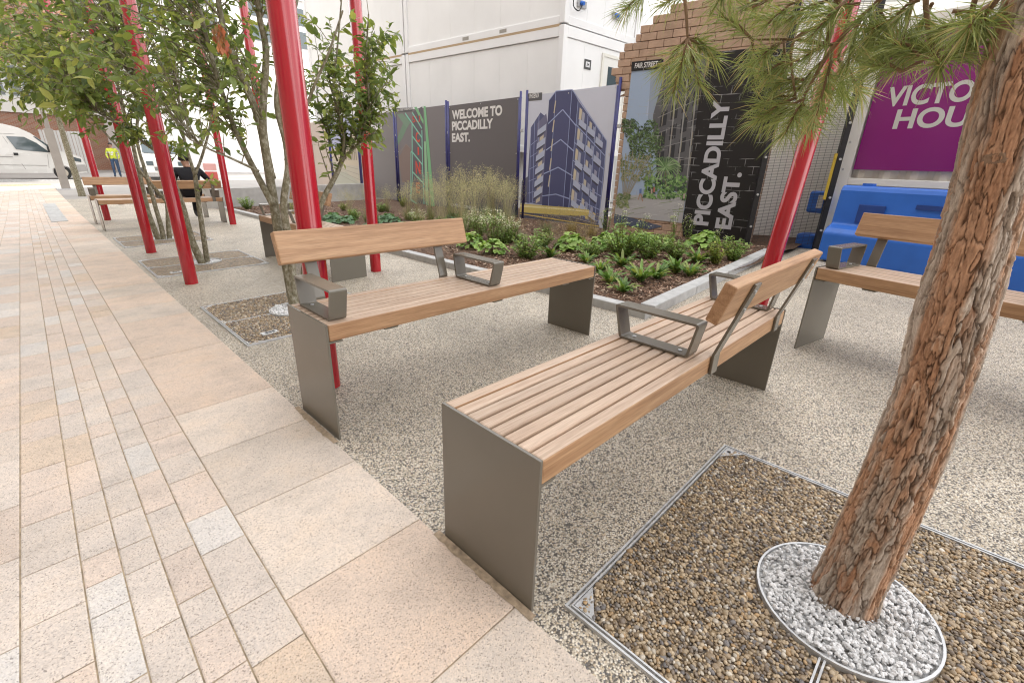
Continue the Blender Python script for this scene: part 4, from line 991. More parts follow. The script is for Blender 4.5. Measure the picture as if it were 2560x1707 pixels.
for (v0, u0), (v1, u1) in zip(LEFT[:-1], LEFT[1:]):
    if u0 < uR: mo.add([WP.P(u0+.05, v0, -.012), WP.P(uR-.01, v0, -.012), WP.P(uR-.01, min(v1, 3.3)-.08, -.012), WP.P(u1+.05, min(v1, 3.3)-.08, -.012)], [(0, 1, 2, 3)], (.33, .215, .14))
orient(mo.build("mortar", TANBRICK, wall, origin=O), wn2)
for (u, v) in ((-.02, 2.72), (-.12, 2.50)):                          # bare red bricks in the broken end
    b = MB(); b.box(u-.10, u+.06, -.20, -.06, v, v+.1, (.36, .11, .05), xf=lambda x, y, z: WP.P(x, z, y)); b.build("bare_brick", TANBRICK, wall, origin=O, bevel=.004)
def mural_mat(name, line):
    m, t, p = new_mat(name); a = t.nodes.new("ShaderNodeAttribute"); a.attribute_name = "Col"
    at = t.nodes.new("ShaderNodeAttribute"); at.attribute_name = "UVW"
    b = t.nodes.new("ShaderNodeTexBrick"); b.inputs['Scale'].default_value = 1; b.inputs['Brick Width'].default_value = bw; b.inputs['Row Height'].default_value = ch; b.inputs['Mortar Size'].default_value = .005; b.inputs['Mortar Smooth'].default_value = .4
    nz_ = nd(t, "ShaderNodeTexNoise", Scale=2.3, Detail=4.0); t.links.new(at.outputs['Vector'], nz_.inputs['Vector'])
    ad = nd(t, "ShaderNodeVectorMath", operation='MULTIPLY_ADD'); ad.inputs[1].default_value = (.03, .05, 0); t.links.new(nz_.outputs['Color'], ad.inputs[0]); t.links.new(at.outputs['Vector'], ad.inputs[2]); t.links.new(ad.outputs[0], b.inputs['Vector'])
    n = nd(t, "ShaderNodeTexNoise", Scale=4.5, Detail=5.0); t.links.new(at.outputs['Vector'], n.inputs['Vector']); rr = ramp(t, [(.50, (0, 0, 0)), (.66, (.9, .9, .9))]); t.links.new(n.outputs['Fac'], rr.inputs[0])
    f = nd(t, "ShaderNodeMath", operation='MULTIPLY'); t.links.new(b.outputs['Fac'], f.inputs[0]); t.links.new(rr.outputs[0], f.inputs[1])
    c = mixc(t, a.outputs['Color'], line, f.outputs[0]); t.links.new(c, p.inputs['Base Color']); p.inputs['Roughness'].default_value = .5
    bumpn(t, p, b.outputs['Fac'], -.9, .02); return m
MURAL = mural_mat("mural_on_brick", (.40, .40, .41))
def add_uvw(o, pl, O):
    at = o.data.attributes.new("UVW", 'FLOAT_VECTOR', 'POINT')
    at.data.foreach_set('vector', np.array([(((np.array([v.co[0]+O[0], v.co[1]+O[1]])-pl.o)@pl.d), v.co[2], 0) for v in o.data.vertices], dtype=np.float32).ravel())
W4 = lambda x, y: (1450+x/2.4117, y/2.4117)
def wart(name, zf=W4): a = Art(WP, zf); return a
A = wart("photo"); BASE = 8
A.poly([(312, 432), (500, 415), (760, 318), (700, 700), (620, 1345), (210, 1300), (280, 705)], (.36, .46, .62), BASE)
A.poly([(440, 418), (520, 413), (480, 705), (400, 700)], (.42, .50, .66), BASE+1)
A.poly([(520, 412), (770, 318), (720, 640), (650, 1180), (470, 1120), (440, 700)], (.115, .115, .125), BASE+2)
A.poly([(430, 418), (525, 412), (480, 720), (410, 720)], (.30, .36, .46), BASE+1)
for t in range(5):
    for k in range(4):
        x = 500+k*72-t*10-(k*6); y = 560-k*42+t*122; A.poly([(x, y), (x+40, y-16), (x+30, y+72), (x-10, y+86)], (.035, .037, .045), BASE+3); A.line((x+14, y-4), (x+4, y+78), .012, (.30, .27, .22), BASE+4)
for k in range(6): A.line((470, 620+k*92), (740, 470+k*118), .012, (.23, .23, .24), BASE+3)
for k in range(3): A.line((600+k*62, 390-k*22), (520+k*62, 1100), .02, (.32, .32, .32), BASE+4)
A.poly([(225, 1180), (640, 1165), (615, 1345), (208, 1300)], (.46, .46, .47), BASE+2)
for k in range(26):
    x = rnd.uniform(240, 600); y = rnd.uniform(1200, 1310); l = rnd.uniform(30, 90); A.line((x, y), (x+l, y-rnd.uniform(0, 16)), .009, rnd.choice([(.24, .30, .16), (.36, .36, .36), (.55, .55, .56)]), BASE+3)
A.poly([(208, 1290), (330, 1318), (500, 1365), (420, 1385), (205, 1345)], (.10, .12, .18), BASE+3)
def blobs(n, xr, yr, cols, s, lay):
    for _ in range(n):
        x, y = rnd.uniform(*xr), rnd.uniform(*yr); a = rnd.uniform(0, 6.28); l = rnd.uniform(*s); w = l*.45; c = rnd.choice(cols); j = rnd.uniform(.7, 1.25)
        ca, sa = math.cos(a), math.sin(a); A.poly([(x+l*ca, y+l*sa), (x-w*sa, y+w*ca), (x-l*ca, y-l*sa), (x+w*sa, y-w*ca)], tuple(q*j for q in c), lay)
gc = [(.05, .09, .04), (.09, .15, .06), (.14, .22, .09), (.04, .06, .035)]
for cx, cy, rx, ry, n in ((330, 800, 55, 70, 130), (430, 790, 45, 70, 120), (390, 880, 90, 80, 200), (300, 770, 25, 40, 50), (470, 860, 40, 60, 70)):
    for _ in range(n):
        a = rnd.uniform(0, 6.28); q_ = math.sqrt(rnd.random()); blobs(1, (cx+rx*q_*math.cos(a),)*2, (cy+ry*q_*math.sin(a),)*2, gc, (6, 13), BASE+6)
blobs(120, (258, 330), (720, 800), gc, (6, 12), BASE+6); blobs(200, (300, 470), (800, 960), [(.10, .17, .07), (.16, .24, .10), (.05, .08, .04)], (6, 13), BASE+6)
blobs(260, (250, 440), (940, 1090), [(.22, .25, .11), (.30, .32, .16), (.14, .18, .08)], (6, 14), BASE+6)
for k in range(9): A.line((262+k*4, 1180), (255+k*22, 930+rnd.uniform(-20, 30)), .012, (.34, .30, .22), BASE+7)
blobs(330, (390, 640), (1060, 1200), [(.10, .20, .07), (.17, .30, .10), (.26, .42, .16), (.05, .10, .05)], (8, 18), BASE+7); blobs(60, (225, 300), (1170, 1250), [(.12, .18, .07), (.28, .32, .16)], (8, 20), BASE+7)
for k in range(26):
    a = math.radians(-170+k*13.2); x, y = 515, 1010; A.pl_([(x, y), (x+62*math.cos(a), y+50*math.sin(a)-14), (x+98*math.cos(a), y+70*math.sin(a)+10)], .016, rnd.choice([(.20, .32, .14), (.30, .44, .22), (.12, .22, .09)]), BASE+8)
A.line((515, 1010), (520, 1130), .03, (.16, .13, .09), BASE+7)
for x, y in ((430, 1160), (445, 1150), (625, 1190)): A.poly([(x, y-22), (x+9, y-20), (x+8, y+8), (x-2, y+8)], rnd.choice([(.45, .16, .12), (.10, .12, .2), (.5, .4, .35)]), BASE+9)
A.poly([(360, 1140), (374, 1138), (372, 1165), (360, 1168)], (.13, .2, .42), BASE+9); A.line((364, 1168), (352, 1205), .018, (.42, .27, .2), BASE+9); A.line((368, 1168), (380, 1215), .018, (.42, .27, .2), BASE+9)
A.poly([(315, 376), (505, 357), (503, 414), (311, 433)], (.012, .012, .014), BASE+10)
o = A.mb.build("mural_picture", MURAL, wall, origin=O); orient(o, wn2); add_uvw(o, WP, O)
A = wart("black"); A.poly([(790, 318), (1120, 288), (1240, 300), (985, 1482), (622, 1425), (617, 1345), (645, 1180), (715, 640)], (.014, .013, .015), BASE+11)
o = A.mb.build("mural_black_panel", MURAL, wall, origin=O); orient(o, wn2); add_uvw(o, WP, O)
a, b = WP.uv(W4(332, 415)), WP.uv(W4(470, 402)); o = text_on("mural_lettering", "FAIR STREET", WP, a[0], a[1], b[0]-a[0], .072, .0195, PRINT, wall, O, (.75, .75, .75), bold=.02)
a, b = WP.uv(W4(775, 1362)), WP.uv(W4(930, 600)); text_on("mural_lettering", "PICCADILLY", WP, a[0], a[1], b[1]-a[1], .245, .0205, PRINT, wall, O, (.50, .50, .55), turn=True, bold=.04)
a, b = WP.uv(W4(912, 1384)), WP.uv(W4(990, 1042)); text_on("mural_lettering", "EAST.", WP, a[0], a[1], b[1]-a[1], .245, .0205, PRINT, wall, O, (.50, .50, .55), turn=True, bold=.04)

# ---- stacked site cabins
c0 = hpt((1411, 60), 12.5); cx, cy = c0[0], c0[1]
LA, RA = R_(94.0), R_(-3.66)
dl_ = np.array([math.cos(LA), math.sin(LA)]); dr_ = np.array([math.cos(RA), math.sin(RA)])
def cab(s0, s1, depth, z0, z1, label, name="site_cabin", front=True):
    base = np.array([cx, cy])+dl_*s0; O = (base[0], base[1], z0); r = thing(name, label, "site cabin", O, 0, "stacked white site cabins")
    P = lambda s, t, z: (cx+dl_[0]*s+dr_[0]*t, cy+dl_[1]*s+dr_[1]*t, z)
    w_ = MB(); c = (1, 1, .99)
    ps = .145; n = max(1, int(round((s1-s0-2*ps)/1.02)))
    # recessed infill panels between the corner posts
    for k in range(n):
        a = s0+ps+(s1-s0-2*ps)*k/n; b = s0+ps+(s1-s0-2*ps)*(k+1)/n; w_.box(a+.002, b-.002, .035, .10, z0+.16, z1-.24, c, xf=P)
    w_.box(s0+.1, s1-.1, .10, depth-.04, z0+.1, z1-.1, c, xf=P); w_.build("body", WHITEPANEL, r, origin=O)
    e = MB(); m2 = 4
    for k in range(m2):
        a = .16+(depth-.32)*k/m2; b = .16+(depth-.32)*(k+1)/m2; e.box(s0+.03, s0+.099, a+.002, b-.002, z0+.16, z1-.24, (1, 1, 1), xf=P)
    e.build("end_wall", WHITEPANEL, r, origin=O)
    for sa, sb_, ta, tb in ((s0, s0+ps, 0, ps), (s1-ps, s1, 0, ps), (s0, s0+ps, depth-ps, depth)):
        q = MB(); q.box(sa, sb_, ta, tb, z0+.02, z1, (1, 1, 1), xf=P); q.build("corner_post", WHITEPANEL, r, origin=O, bevel=.012)
    for za, zb, nm in ((z1-.23, z1-.003, "top_rail"), (z0+.003, z0+.17, "floor_rail")):
        q = MB(); q.box(s0+ps+.001, s1-ps-.001, .004, .09, za, zb, (1, 1, 1), xf=P); q.build(nm, WHITEPANEL, r, origin=O, bevel=.01)
        q = MB(); q.box(s0+.004, s0+.095, ps+.001, depth-ps-.001, za, zb, (1, 1, 1), xf=P); q.build(nm, WHITEPANEL, r, origin=O, bevel=.01)
    for k in (.32, .55):
        q = MB(); sK = s0+(s1-s0)*k; q.box(sK-.12, sK+.12, .0015, .02, z0+.045, z0+.125, (.30, .28, .24), xf=P); q.build("forklift_pocket", PAINT, r, origin=O)
    ru = MB(); ru.box(s0+ps, s1-ps, .002, .06, z1-.03, z1+.022, (.42, .30, .17), xf=P); ru.build("rusty_seam", PAINT, r, origin=O)
    return r, O, P
zt = c0[2]; LEN = 5.97
lo, O1, P1 = cab(0, LEN, 2.9, zt-2.75, zt, "lower white cabin with the numbered end wall, above the charcoal hoarding")
cab(LEN+.05, 2*LEN+.05, 2.9, zt-2.75, zt, "lower white cabin behind the small leaning tree, left of the dark seam")
cab(0, LEN, 2.9, zt+.015, zt+2.77, "upper white cabin stacked over the numbered one, with pockets along its floor rail")
cab(LEN+.05, 2*LEN+.05, 2.9, zt+.015, zt+2.77, "upper white cabin at the left, top edge out of the photo, behind leaves")
# end wall fittings of the numbered cabin
d_ = MB(); d_.box(.010, .03, 1.55, 2.5, zt-2.6, zt-.42, (.93, .92, .88), xf=P1); door = d_.build("door", WHITEPANEL, lo, origin=O1)
q = MB(); q.box(-.002, .010, 1.75, 2.35, zt-1.6, zt-.62, xf=P1); q.build("window_pane", GLASS, door, origin=O1)
q = MB(); 
for a, b, c_, d2 in ((1.48, 1.55, zt-2.6, zt-.35), (2.5, 2.57, zt-2.6, zt-.35), (1.551, 2.499, zt-.42, zt-.35)): q.box(-.004, .03, a, b, c_, d2, (.9, .88, .8), xf=P1)
q.build("door_frame", WHITEPANEL, lo, origin=O1)
Wc = lambda x, y: (950+x/3.136, y/3.136); EP = Plane((cx, cy), (cx+dr_[0], cy+dr_[1]))
a, b = EP.uv(Wc(1605, 540)), EP.uv(Wc(1662, 475))
q = MB(); q.box(-.012, .0, a[0], b[0]-.0, a[1], b[1], (.06, .06, .06), xf=lambda s, t, z: P1(s+.03, t, z)); ns = q.build("number_frame", PAINT, lo, origin=O1)
q = MB(); q.box(.016, .019, a[0]+.05, b[0]-.05, a[1]+.05, b[1]-.05, (.75, .75, .76), xf=lambda s, t, z: P1(s, t, z)); q.build("number_card", PAINT, ns, origin=O1)
text_on("number", "34", EP, (a[0]+b[0])/2-.05, (a[1]+b[1])/2-.035, .10, .07, -.012, PAINT, ns, O1, (.03, .03, .03), bold=.02)
for (x, y) in ((1585, 35), (1855, 130)):
    a = EP.uv(Wc(x, y)); q = MB(); q.box(-.004, .004, a[0]-.16, a[0]+.16, a[1]-.07, a[1]+.07, (.33, .33, .33), xf=P1); rc = q.build("socket_recess", PAINT, lo, origin=O1)
    q = MB(); q.tube([P1(-.004, a[0]-.04, a[1]+.01), P1(-.09, a[0]-.04, a[1]-.01)], [.05, .04], 12); q.build("power_socket", BLUEPLASTIC, rc, origin=O1)
q = MB(); p0 = EP.uv(Wc(1500, 0)); p1 = EP.uv(Wc(1500, 60)); p2 = EP.uv(Wc(1535, 92)); p3 = EP.uv(Wc(1568, 50))
q.tube(smooth_path([P1(-.06, *p0), P1(-.07, *p1), P1(-.08, *p2), P1(-.06, *p3)], 6), .012, 6); tag(q.build("power_cable", RUBBER), "black power cable looping to the blue socket on the cabin corner", "cable")
sk = MB(); sk.box(.2, 2*LEN, .25, 2.7, -.3, zt-2.74, (1, 1, 1), xf=P1); tag(sk.build("cabin_plinth", WHITEPANEL), "white plinth below the white cabins, glimpsed between the hoarding panels", "plinth")
# third stack seen past the broken wall top
bx = MB(); bp_ = hpt((1640, 10), 17.0)
bxr = thing("site_cabin", "white cabin beyond the top of the broken brick wall", "site cabin", (bp_[0], bp_[1], g(bp_[0], bp_[1])), 0, "stacked white site cabins"); OO = tuple(bxr.location)
bx.box(-.8, 5.0, 0, 3, 0, 7.5, (1, 1, 1)); bx.build("body", WHITEPANEL, bxr)
for xk in (-.8, .2, 1.7, 3.2):
    q = MB(); q.box(xk-.05, xk+.05, -.04, -.001, 0, 7.5, (1, 1, 1)); q.build("panel_joint", WHITEPANEL, bxr)

# ---- black mesh security fence, posts, things behind it
MA, MBp = (6.72, 1.80), (7.215, 1.005)
MP = Plane(MA, MBp); mu = np.hypot(MBp[0]-MA[0], MBp[1]-MA[1]); Om = (MA[0], MA[1], g(*MA))
mf = thing("mesh_fence", "black close-mesh security fence between the mural and the blue barrier", "fence", Om)
mesh = MB(); v = .10
while v < 3.2: mesh.box(.03, mu-.03, -.002, .002, v, v+.0032, xf=lambda x, y, z: MP.P(x, z+g(*MA), y)); v += .0205
u = .05
while u < mu: mesh.box(u, u+.003, .002, .005, .08, 3.2, xf=lambda x, y, z: MP.P(x, z+g(*MA), y)); u += .076
mesh.build("wire_panel", BLACKSTEEL, mf, origin=Om)
for u in (0.0, mu):
    q = MB(); q.box(u-.035, u+.035, -.06, .012, -.05, 3.3, xf=lambda x, y, z: MP.P(x, z+g(*MA), y)); po = q.build("post", BLACKSTEEL, mf, origin=Om, bevel=.004)
    for zz in (.4, .85, 1.35, 1.8):
        q = MB(); q.tube([MP.P(u, zz, .012), MP.P(u, zz, .028)], .016, 10); q.build("post_bolt", GALV, po, origin=Om)
yl = MB(); a = np.array(MP.P(mu-.075, .85, .02)); yl.bar(MP.P(mu-.07, .82, .03), MP.P(mu-.07, 1.36, .03), .035, .02, up=(wn2[0], wn2[1], 0)); yl.tube([MP.P(mu-.07, 1.36, .03), MP.P(mu-.07, 1.42, .03)], .02, 10)
YEL = simple("yellow_plastic", (.62, .44, .05), .45, var=.1); tag(yl.build("yellow_strap", YEL), "narrow yellow plastic strip hanging beside the black fence post", "strap")
gw = MB(); gb = np.array(MP.P(-.6, 0, -1.0))[:2]; gwP = Plane(gb, gb+MP.d)
Og = (gb[0], gb[1], g(gb[0], gb[1])); gwl = thing("site_cabin", "beige-grey cabin wall right behind the black mesh fence", "site cabin", Og, 0, "stacked white site cabins")
for k in range(4): gw.box(k*.75, k*.75+.745, -.05, 0, 0, 3.4, (1.3, 1.28, 1.22), xf=lambda x, y, z: gwP.P(x, z, y))
gw.build("wall", WHITEPANEL, gwl, origin=Og)
gr_ = MB(); gr_.box(0, 3.0, -.3, -.051, 3.2, 3.5, (.6, .6, .57), xf=lambda x, y, z: gwP.P(x, z, y)); gr_.build("roof_edge", WHITEPANEL, gwl, origin=Og)
for px, hh, lab in (((2050, 505), .30, "blue plastic block hanging behind the mesh fence, above the other"), ((2015, 610), .32, "blue plastic foot with a black handle behind the mesh fence")):
    P = hpt(px, 8.35); r = thing("barrier_foot", lab, "barrier foot", tuple(P)); q = MB(); q.box(-.16, .16, -.12, .12, -hh/2, hh/2); q.build("block", BLUEPLASTIC, r, bevel=.03)
    q = MB()
    if hh > .31: q.tube(smooth_path([(-.14, -.13, -.14), (-.2, -.16, .0), (-.12, -.13, .1)], 5), .018, 7); q.build("handle", RUBBER, r)
    else: q.box(-.168, -.161, -.07, .0, -.08, .10, (.7, .7, .7)); q.build("white_label", PAINT, r)

# ---- blue water-filled barriers
BD = R_(-102.6); bd = np.array([math.cos(BD), math.sin(BD)]); B0 = np.array([6.33, .80])
def barrier(s0, ln, label):
    o0 = B0+bd*s0; O = (o0[0], o0[1], g(o0[0], o0[1])); r = thing("water_barrier", label, "barrier", O, 0, "blue plastic barriers behind the bench")
    pl = Plane(B0, B0+bd); nrm = pl.n
    P = lambda s, d, z: tuple(np.append(o0+bd*s-nrm*d, O[2]+z))
    m = MB(); prof = [(0, .02), (0, .36), (.05, .42), (.15, .47), (.17, .87), (.20, .93), (.38, .93), (.41, .87), (.43, .47), (.56, .40), (.58, .02)]
    n = len(prof); vs = [P(.0, d, z) for d, z in prof]+[P(ln, d, z) for d, z in prof]
    m.add(vs, [(i, (i+1) % n, n+(i+1) % n, n+i) for i in range(n)]+[tuple(range(n-1, -1, -1)), tuple(range(n, 2*n))])
    m.build("shell", BLUEPLASTIC, r, origin=O, bevel=.022, seg=3)
    for k, sc in enumerate((.40, ln-.55)):
        q = MB(); q.box(sc-.14, sc+.14, .140, .156, .50, .72, xf=P); q.build("moulded_recess", simple("dark_blue_plastic", (.012, .05, .24), .5) if 'dark_blue_plastic' not in bpy.data.materials else bpy.data.materials['dark_blue_plastic'], r, origin=O, bevel=.006)
    for sc in (.95, 1.25):
        q = MB(); q.box(sc-.13, sc+.13, .146, .160, .71, .76, xf=P); q.build("grip_slot", bpy.data.materials['dark_blue_plastic'], r, origin=O)
    q = MB(); q.tube([P(.25, .29, .93), P(.25, .29, .96)], .07, 14); q.build("filler_cap", BLUEPLASTIC, r, origin=O)
barrier(0, 2.0, "blue plastic water barrier beside the black fence post, above the bench back"); barrier(2.04, 2.0, "blue plastic water barrier partly hidden by the pine trunk")

# ---- purple sign on a white container
SD = R_(-103.5); sd = np.array([math.cos(SD), math.sin(SD)]); S0 = np.array([7.50, 1.15]); SPn = Plane(S0, S0+sd)
Z8 = lambda x, y: (2050+x/3.2667, y/3.2667)
O = (S0[0], S0[1], g(*S0)); cont = thing("site_container", "white corrugated container carrying the purple house sign", "container", O)
uvs = {k: SPn.uv(Z8(*p)) for k, p in dict(bl=(275, 1385), br=(1150, 1415), tl=(490, 340), frame_bl=(150, 1480), white_b=(250, 1480), tr=(1560, 165)).items()}
vb, vt = uvs['bl'][1], uvs['tl'][1]; ul = uvs['bl'][0]
XF = lambda x, y, z: SPn.P(x, z, y)
cm = MB(); cr = []
for k in range(60):
    u = ul-.25+k*.075; ph_ = k % 4; cr.append((u, -.055 if ph_ in (0, 1) else -.10))
for (ua, da), (ub, db) in zip(cr[:-1], cr[1:]): cm.add([SPn.P(ua, .1, da), SPn.P(ub, .1, db), SPn.P(ub, vt+.10, db), SPn.P(ua, vt+.10, da)], [(0, 1, 2, 3)], (1.25, 1.22, 1.14))
orient(cm.build("corrugated_wall", WHITEPANEL, cont, origin=O), SPn.n)
cb = MB(); cb.box(ul-.25, ul+4.2, -2.4, -.13, .1, vt+.1, (.9, .9, .86), xf=XF); cb.build("body", WHITEPANEL, cont, origin=O)
for a, b, c_, d2, nm in ((ul-.24, ul-.03, .3, vt+.2, "corner_post"), (ul-.03, ul+4.2, vb-.20, vb-.11, "bottom_rail"), (ul-.03, ul+4.2, vt+.06, vt+.22, "top_rail")):
    q = MB(); q.box(a, b, -.05, .012, c_, d2, (1.25, 1.25, 1.2), xf=XF); q.build(nm, WHITEPANEL, cont, origin=O, bevel=.006)
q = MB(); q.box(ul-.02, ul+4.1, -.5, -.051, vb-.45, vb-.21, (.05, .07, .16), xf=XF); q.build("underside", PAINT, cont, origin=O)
for zz in (vb+.35, vb+1.0, vb-.0):
    q = MB(); q.tube([SPn.P(ul-.13, zz, .012), SPn.P(ul-.13, zz, .02)], .014, 8); q.build("bolt", GALV, cont, origin=O)
sg = thing("name_sign", "glossy purple sign board with white capitals on the container", "sign", SPn.P(ul, vb, .02)); Osg = tuple(sg.location)
PUR = (.27, .024, .205)
q = MB(); q.box(ul, ul+3.2, -.012, .016, vb, vt, PUR, xf=XF); q.build("board", GLOSSPRINT, sg, origin=Osg)
def sgt(lb, rt, txt, h):
    a, b = SPn.uv(Z8(*lb)), SPn.uv(Z8(*rt)); text_on("sign_lettering", txt, SPn, a[0], a[1], b[0]-a[0], h, .018, PRINT, sg, Osg, (.66, .66, .62), bold=.03)
a = SPn.uv(Z8(530, 878)); b = SPn.uv(Z8(1275, 832)); wu = (b[0]-a[0]); hh = SPn.uv(Z8(520, 720))[1]-a[1]
text_on("sign_lettering", "VICTORIA", SPn, a[0], a[1], wu*1.45, hh, .018, PRINT, sg, Osg, (.66, .66, .62), bold=.03)
a2 = SPn.uv(Z8(592, 1058)); b2_ = SPn.uv(Z8(1330, 1035)); 
text_on("sign_lettering", "HOUSE", SPn, a2[0], a2[1], (b2_[0]-a2[0])*1.22, hh, .018, PRINT, sg, Osg, (.66, .66, .62), bold=.03)
# cream cabin and blue glazed block behind the container
p = hpt((2290, 60), 13.0); r = thing("cream_cabin", "cream-coloured cabin top just above the purple sign", "site cabin", (p[0], p[1], g(p[0], p[1])), SD); q = MB(); q.box(-2.1, 1.4, 0, 2.4, 0, p[2]+.10, (.80, .74, .58)); q.build("wall", PAINT, r, bevel=.03)
q = MB(); q.box(-2.2, 1.5, -.1, 2.5, p[2]+.101, p[2]+.25, (.75, .73, .66)); q.build("roof_edge", PAINT, r, bevel=.02)
p = hpt((2480, 20), 24.0); r = thing("office_building", "dark blue glazed building at the top right corner", "building", (p[0], p[1], g(p[0], p[1])), SD); q = MB(); q.box(-1.5, 20, 0, 8, 0, 14, (.06, .08, .17)); q.build("wall", PAINT, r)
for k in range(4):
    for j in range(4):
        q = MB(); q.box(-1+k*2.4, .9+k*2.4, -.03, -.002, 1+j*3.2, 3.6+j*3.2); q.build("window", GLASS, r)
# ================================================================== PLANTS IN THE BED
def np_leaf_mesh(name, items, mat, parent, cols_default=None):
    mb = MB()
    for vs, fs, c in items: mb.add(vs, fs, c)
    return mb.build(name, mat, parent)
def v3(*a): return Vector(a)
def rj(c, lo=.75, hi=1.25): j = rnd.uniform(lo, hi); return tuple(q*j for q in c)
def mound(parent, R, H, n, cols, lr=.045):                       # round lobed leaves on stalks
    L, Sx = MB(), MB()
    for i in range(n):
        a = rnd.uniform(0, 6.28); q = math.sqrt(rnd.random()); r = R*q; z = H*(1-.75*q*q)*rnd.uniform(.75, 1.05)+.015
        c = v3(r*math.cos(a), r*math.sin(a), z); nrm = v3(math.cos(a)*q*.8, math.sin(a)*q*.8, .8)+v3(rnd.uniform(-.35, .35), rnd.uniform(-.35, .35), 0); nrm.normalize()
        t = v3(math.cos(a), math.sin(a), 0); t = (t-nrm*t.dot(nrm)).normalized(); b = nrm.cross(t); rad = lr*rnd.uniform(.6, 1.25); m = 15; vs = [c-nrm*rad*.12]
        for k in range(m):
            th = 2*math.pi*k/m; rr = rad*(1 if k % 3 else .72)*(1-.35*(abs(th-math.pi) < .25)); vs.append(c+(t*math.cos(th)+b*math.sin(th))*rr+nrm*rad*(.10*math.sin(th*3+i)))
        L.add(vs, [(0, k+1, (k+1) % m+1) for k in range(m)], rj(rnd.choice(cols)))
        Sx.tube([(0, 0, 0), (c*.5+v3(0, 0, .01))[:], c[:]], [.003, .002, .0015], 4, (.18, .2, .06), cap=False)
    L.build("leaves", HERB, parent); Sx.build("stalks", HERB, parent)
def straps(parent, n, Lr, W, cols, arch=.5):                     # arching wavy strap leaves
    m = MB()
    for i in range(n):
        a = rnd.uniform(0, 6.28); L = rnd.uniform(*Lr); ca, sa = math.cos(a), math.sin(a); el = rnd.uniform(.85, 1.45); seg = 8; vs = []; p = v3(.01*ca, .01*sa, 0); th = el
        tw = rnd.uniform(-.3, .3)
        for k in range(seg+1):
            t = k/seg; w = W*math.sin(math.pi*min(t*.93+.07, 1))**.6*rnd.uniform(.85, 1.15)*.5
            s_ = v3(-sa, ca, .55*math.sin(t*13+i)+tw); vs += [p-s_*w+v3(0, 0, .25*w), p[:], p+s_*w+v3(0, 0, .25*w)]
            d = v3(ca*math.cos(th), sa*math.cos(th), math.sin(th)); p = p+d*(L/seg); th -= arch*2.2/seg*rnd.uniform(.6, 1.4)
        fs = []
        for k in range(seg):
            for q in (0, 1): fs.append((3*k+q, 3*k+q+1, 3*k+q+4, 3*k+q+3))
        m.add(vs, fs, rj(rnd.choice(cols)))
    m.build("fronds", HERB, parent, smooth=False)
def grass(parent, nb, Lb, ns, Hs, bcols, scols, spread=.22):
    m = MB()
    for i in range(nb):
        a = rnd.uniform(0, 6.28); L = rnd.uniform(.6, 1)*Lb; th = rnd.uniform(.9, 1.5); p = v3(rnd.uniform(-.05, .05), rnd.uniform(-.05, .05), 0); w = .0022; vs = []; seg = 5; s_ = v3(-math.sin(a), math.cos(a), 0)*w
        for k in range(seg+1):
            kk = 1-k/seg*.9; vs += [p-s_*kk, p+s_*kk]; p = p+v3(math.cos(a)*math.cos(th), math.sin(a)*math.cos(th), math.sin(th))*(L/seg); th -= rnd.uniform(.12, .36)
        m.add(vs, [(2*k, 2*k+1, 2*k+3, 2*k+2) for k in range(seg)], rj(rnd.choice(bcols)))
    m.build("blades", HERB, parent)
    if ns:
        s = MB()
        for i in range(ns):
            a = rnd.uniform(0, 6.28); o = rnd.uniform(.02, spread); H = Hs*rnd.uniform(.65, 1.05); p0 = v3(rnd.uniform(-.05, .05), rnd.uniform(-.05, .05), 0); p1 = v3(o*.35*math.cos(a), o*.35*math.sin(a), H*.55); p2 = v3(o*math.cos(a)*1.2, o*math.sin(a)*1.2, H)
            s.tube([p0, p1, p2], [.0012, .001, .0006], 3, rj(rnd.choice(scols)), cap=False)
            for k in range(24):                                  # open airy panicle
                t = rnd.uniform(0, 1); q = p1.lerp(p2, .45+.55*t); off = v3(rnd.gauss(0, 1), rnd.gauss(0, 1), rnd.gauss(.2, .7)).normalized()*(.075*(1.1-t)+.012); e = q+off; l = .009; d = v3(rnd.gauss(0, 1), rnd.gauss(0, 1), -.6).normalized()*l; n2 = d.cross(v3(rnd.gauss(0, 1), rnd.gauss(0, 1), 1)).normalized()*.0028
                s.add([e-d, e+n2, e+d, e-n2], [(0, 1, 2, 3)], rj(rnd.choice(scols)))
                if k % 3 == 0: s.add([q, q+n2*.3, e], [(0, 1, 2)], rj(rnd.choice(scols)))
        s.build("seed_heads", HERB, parent)
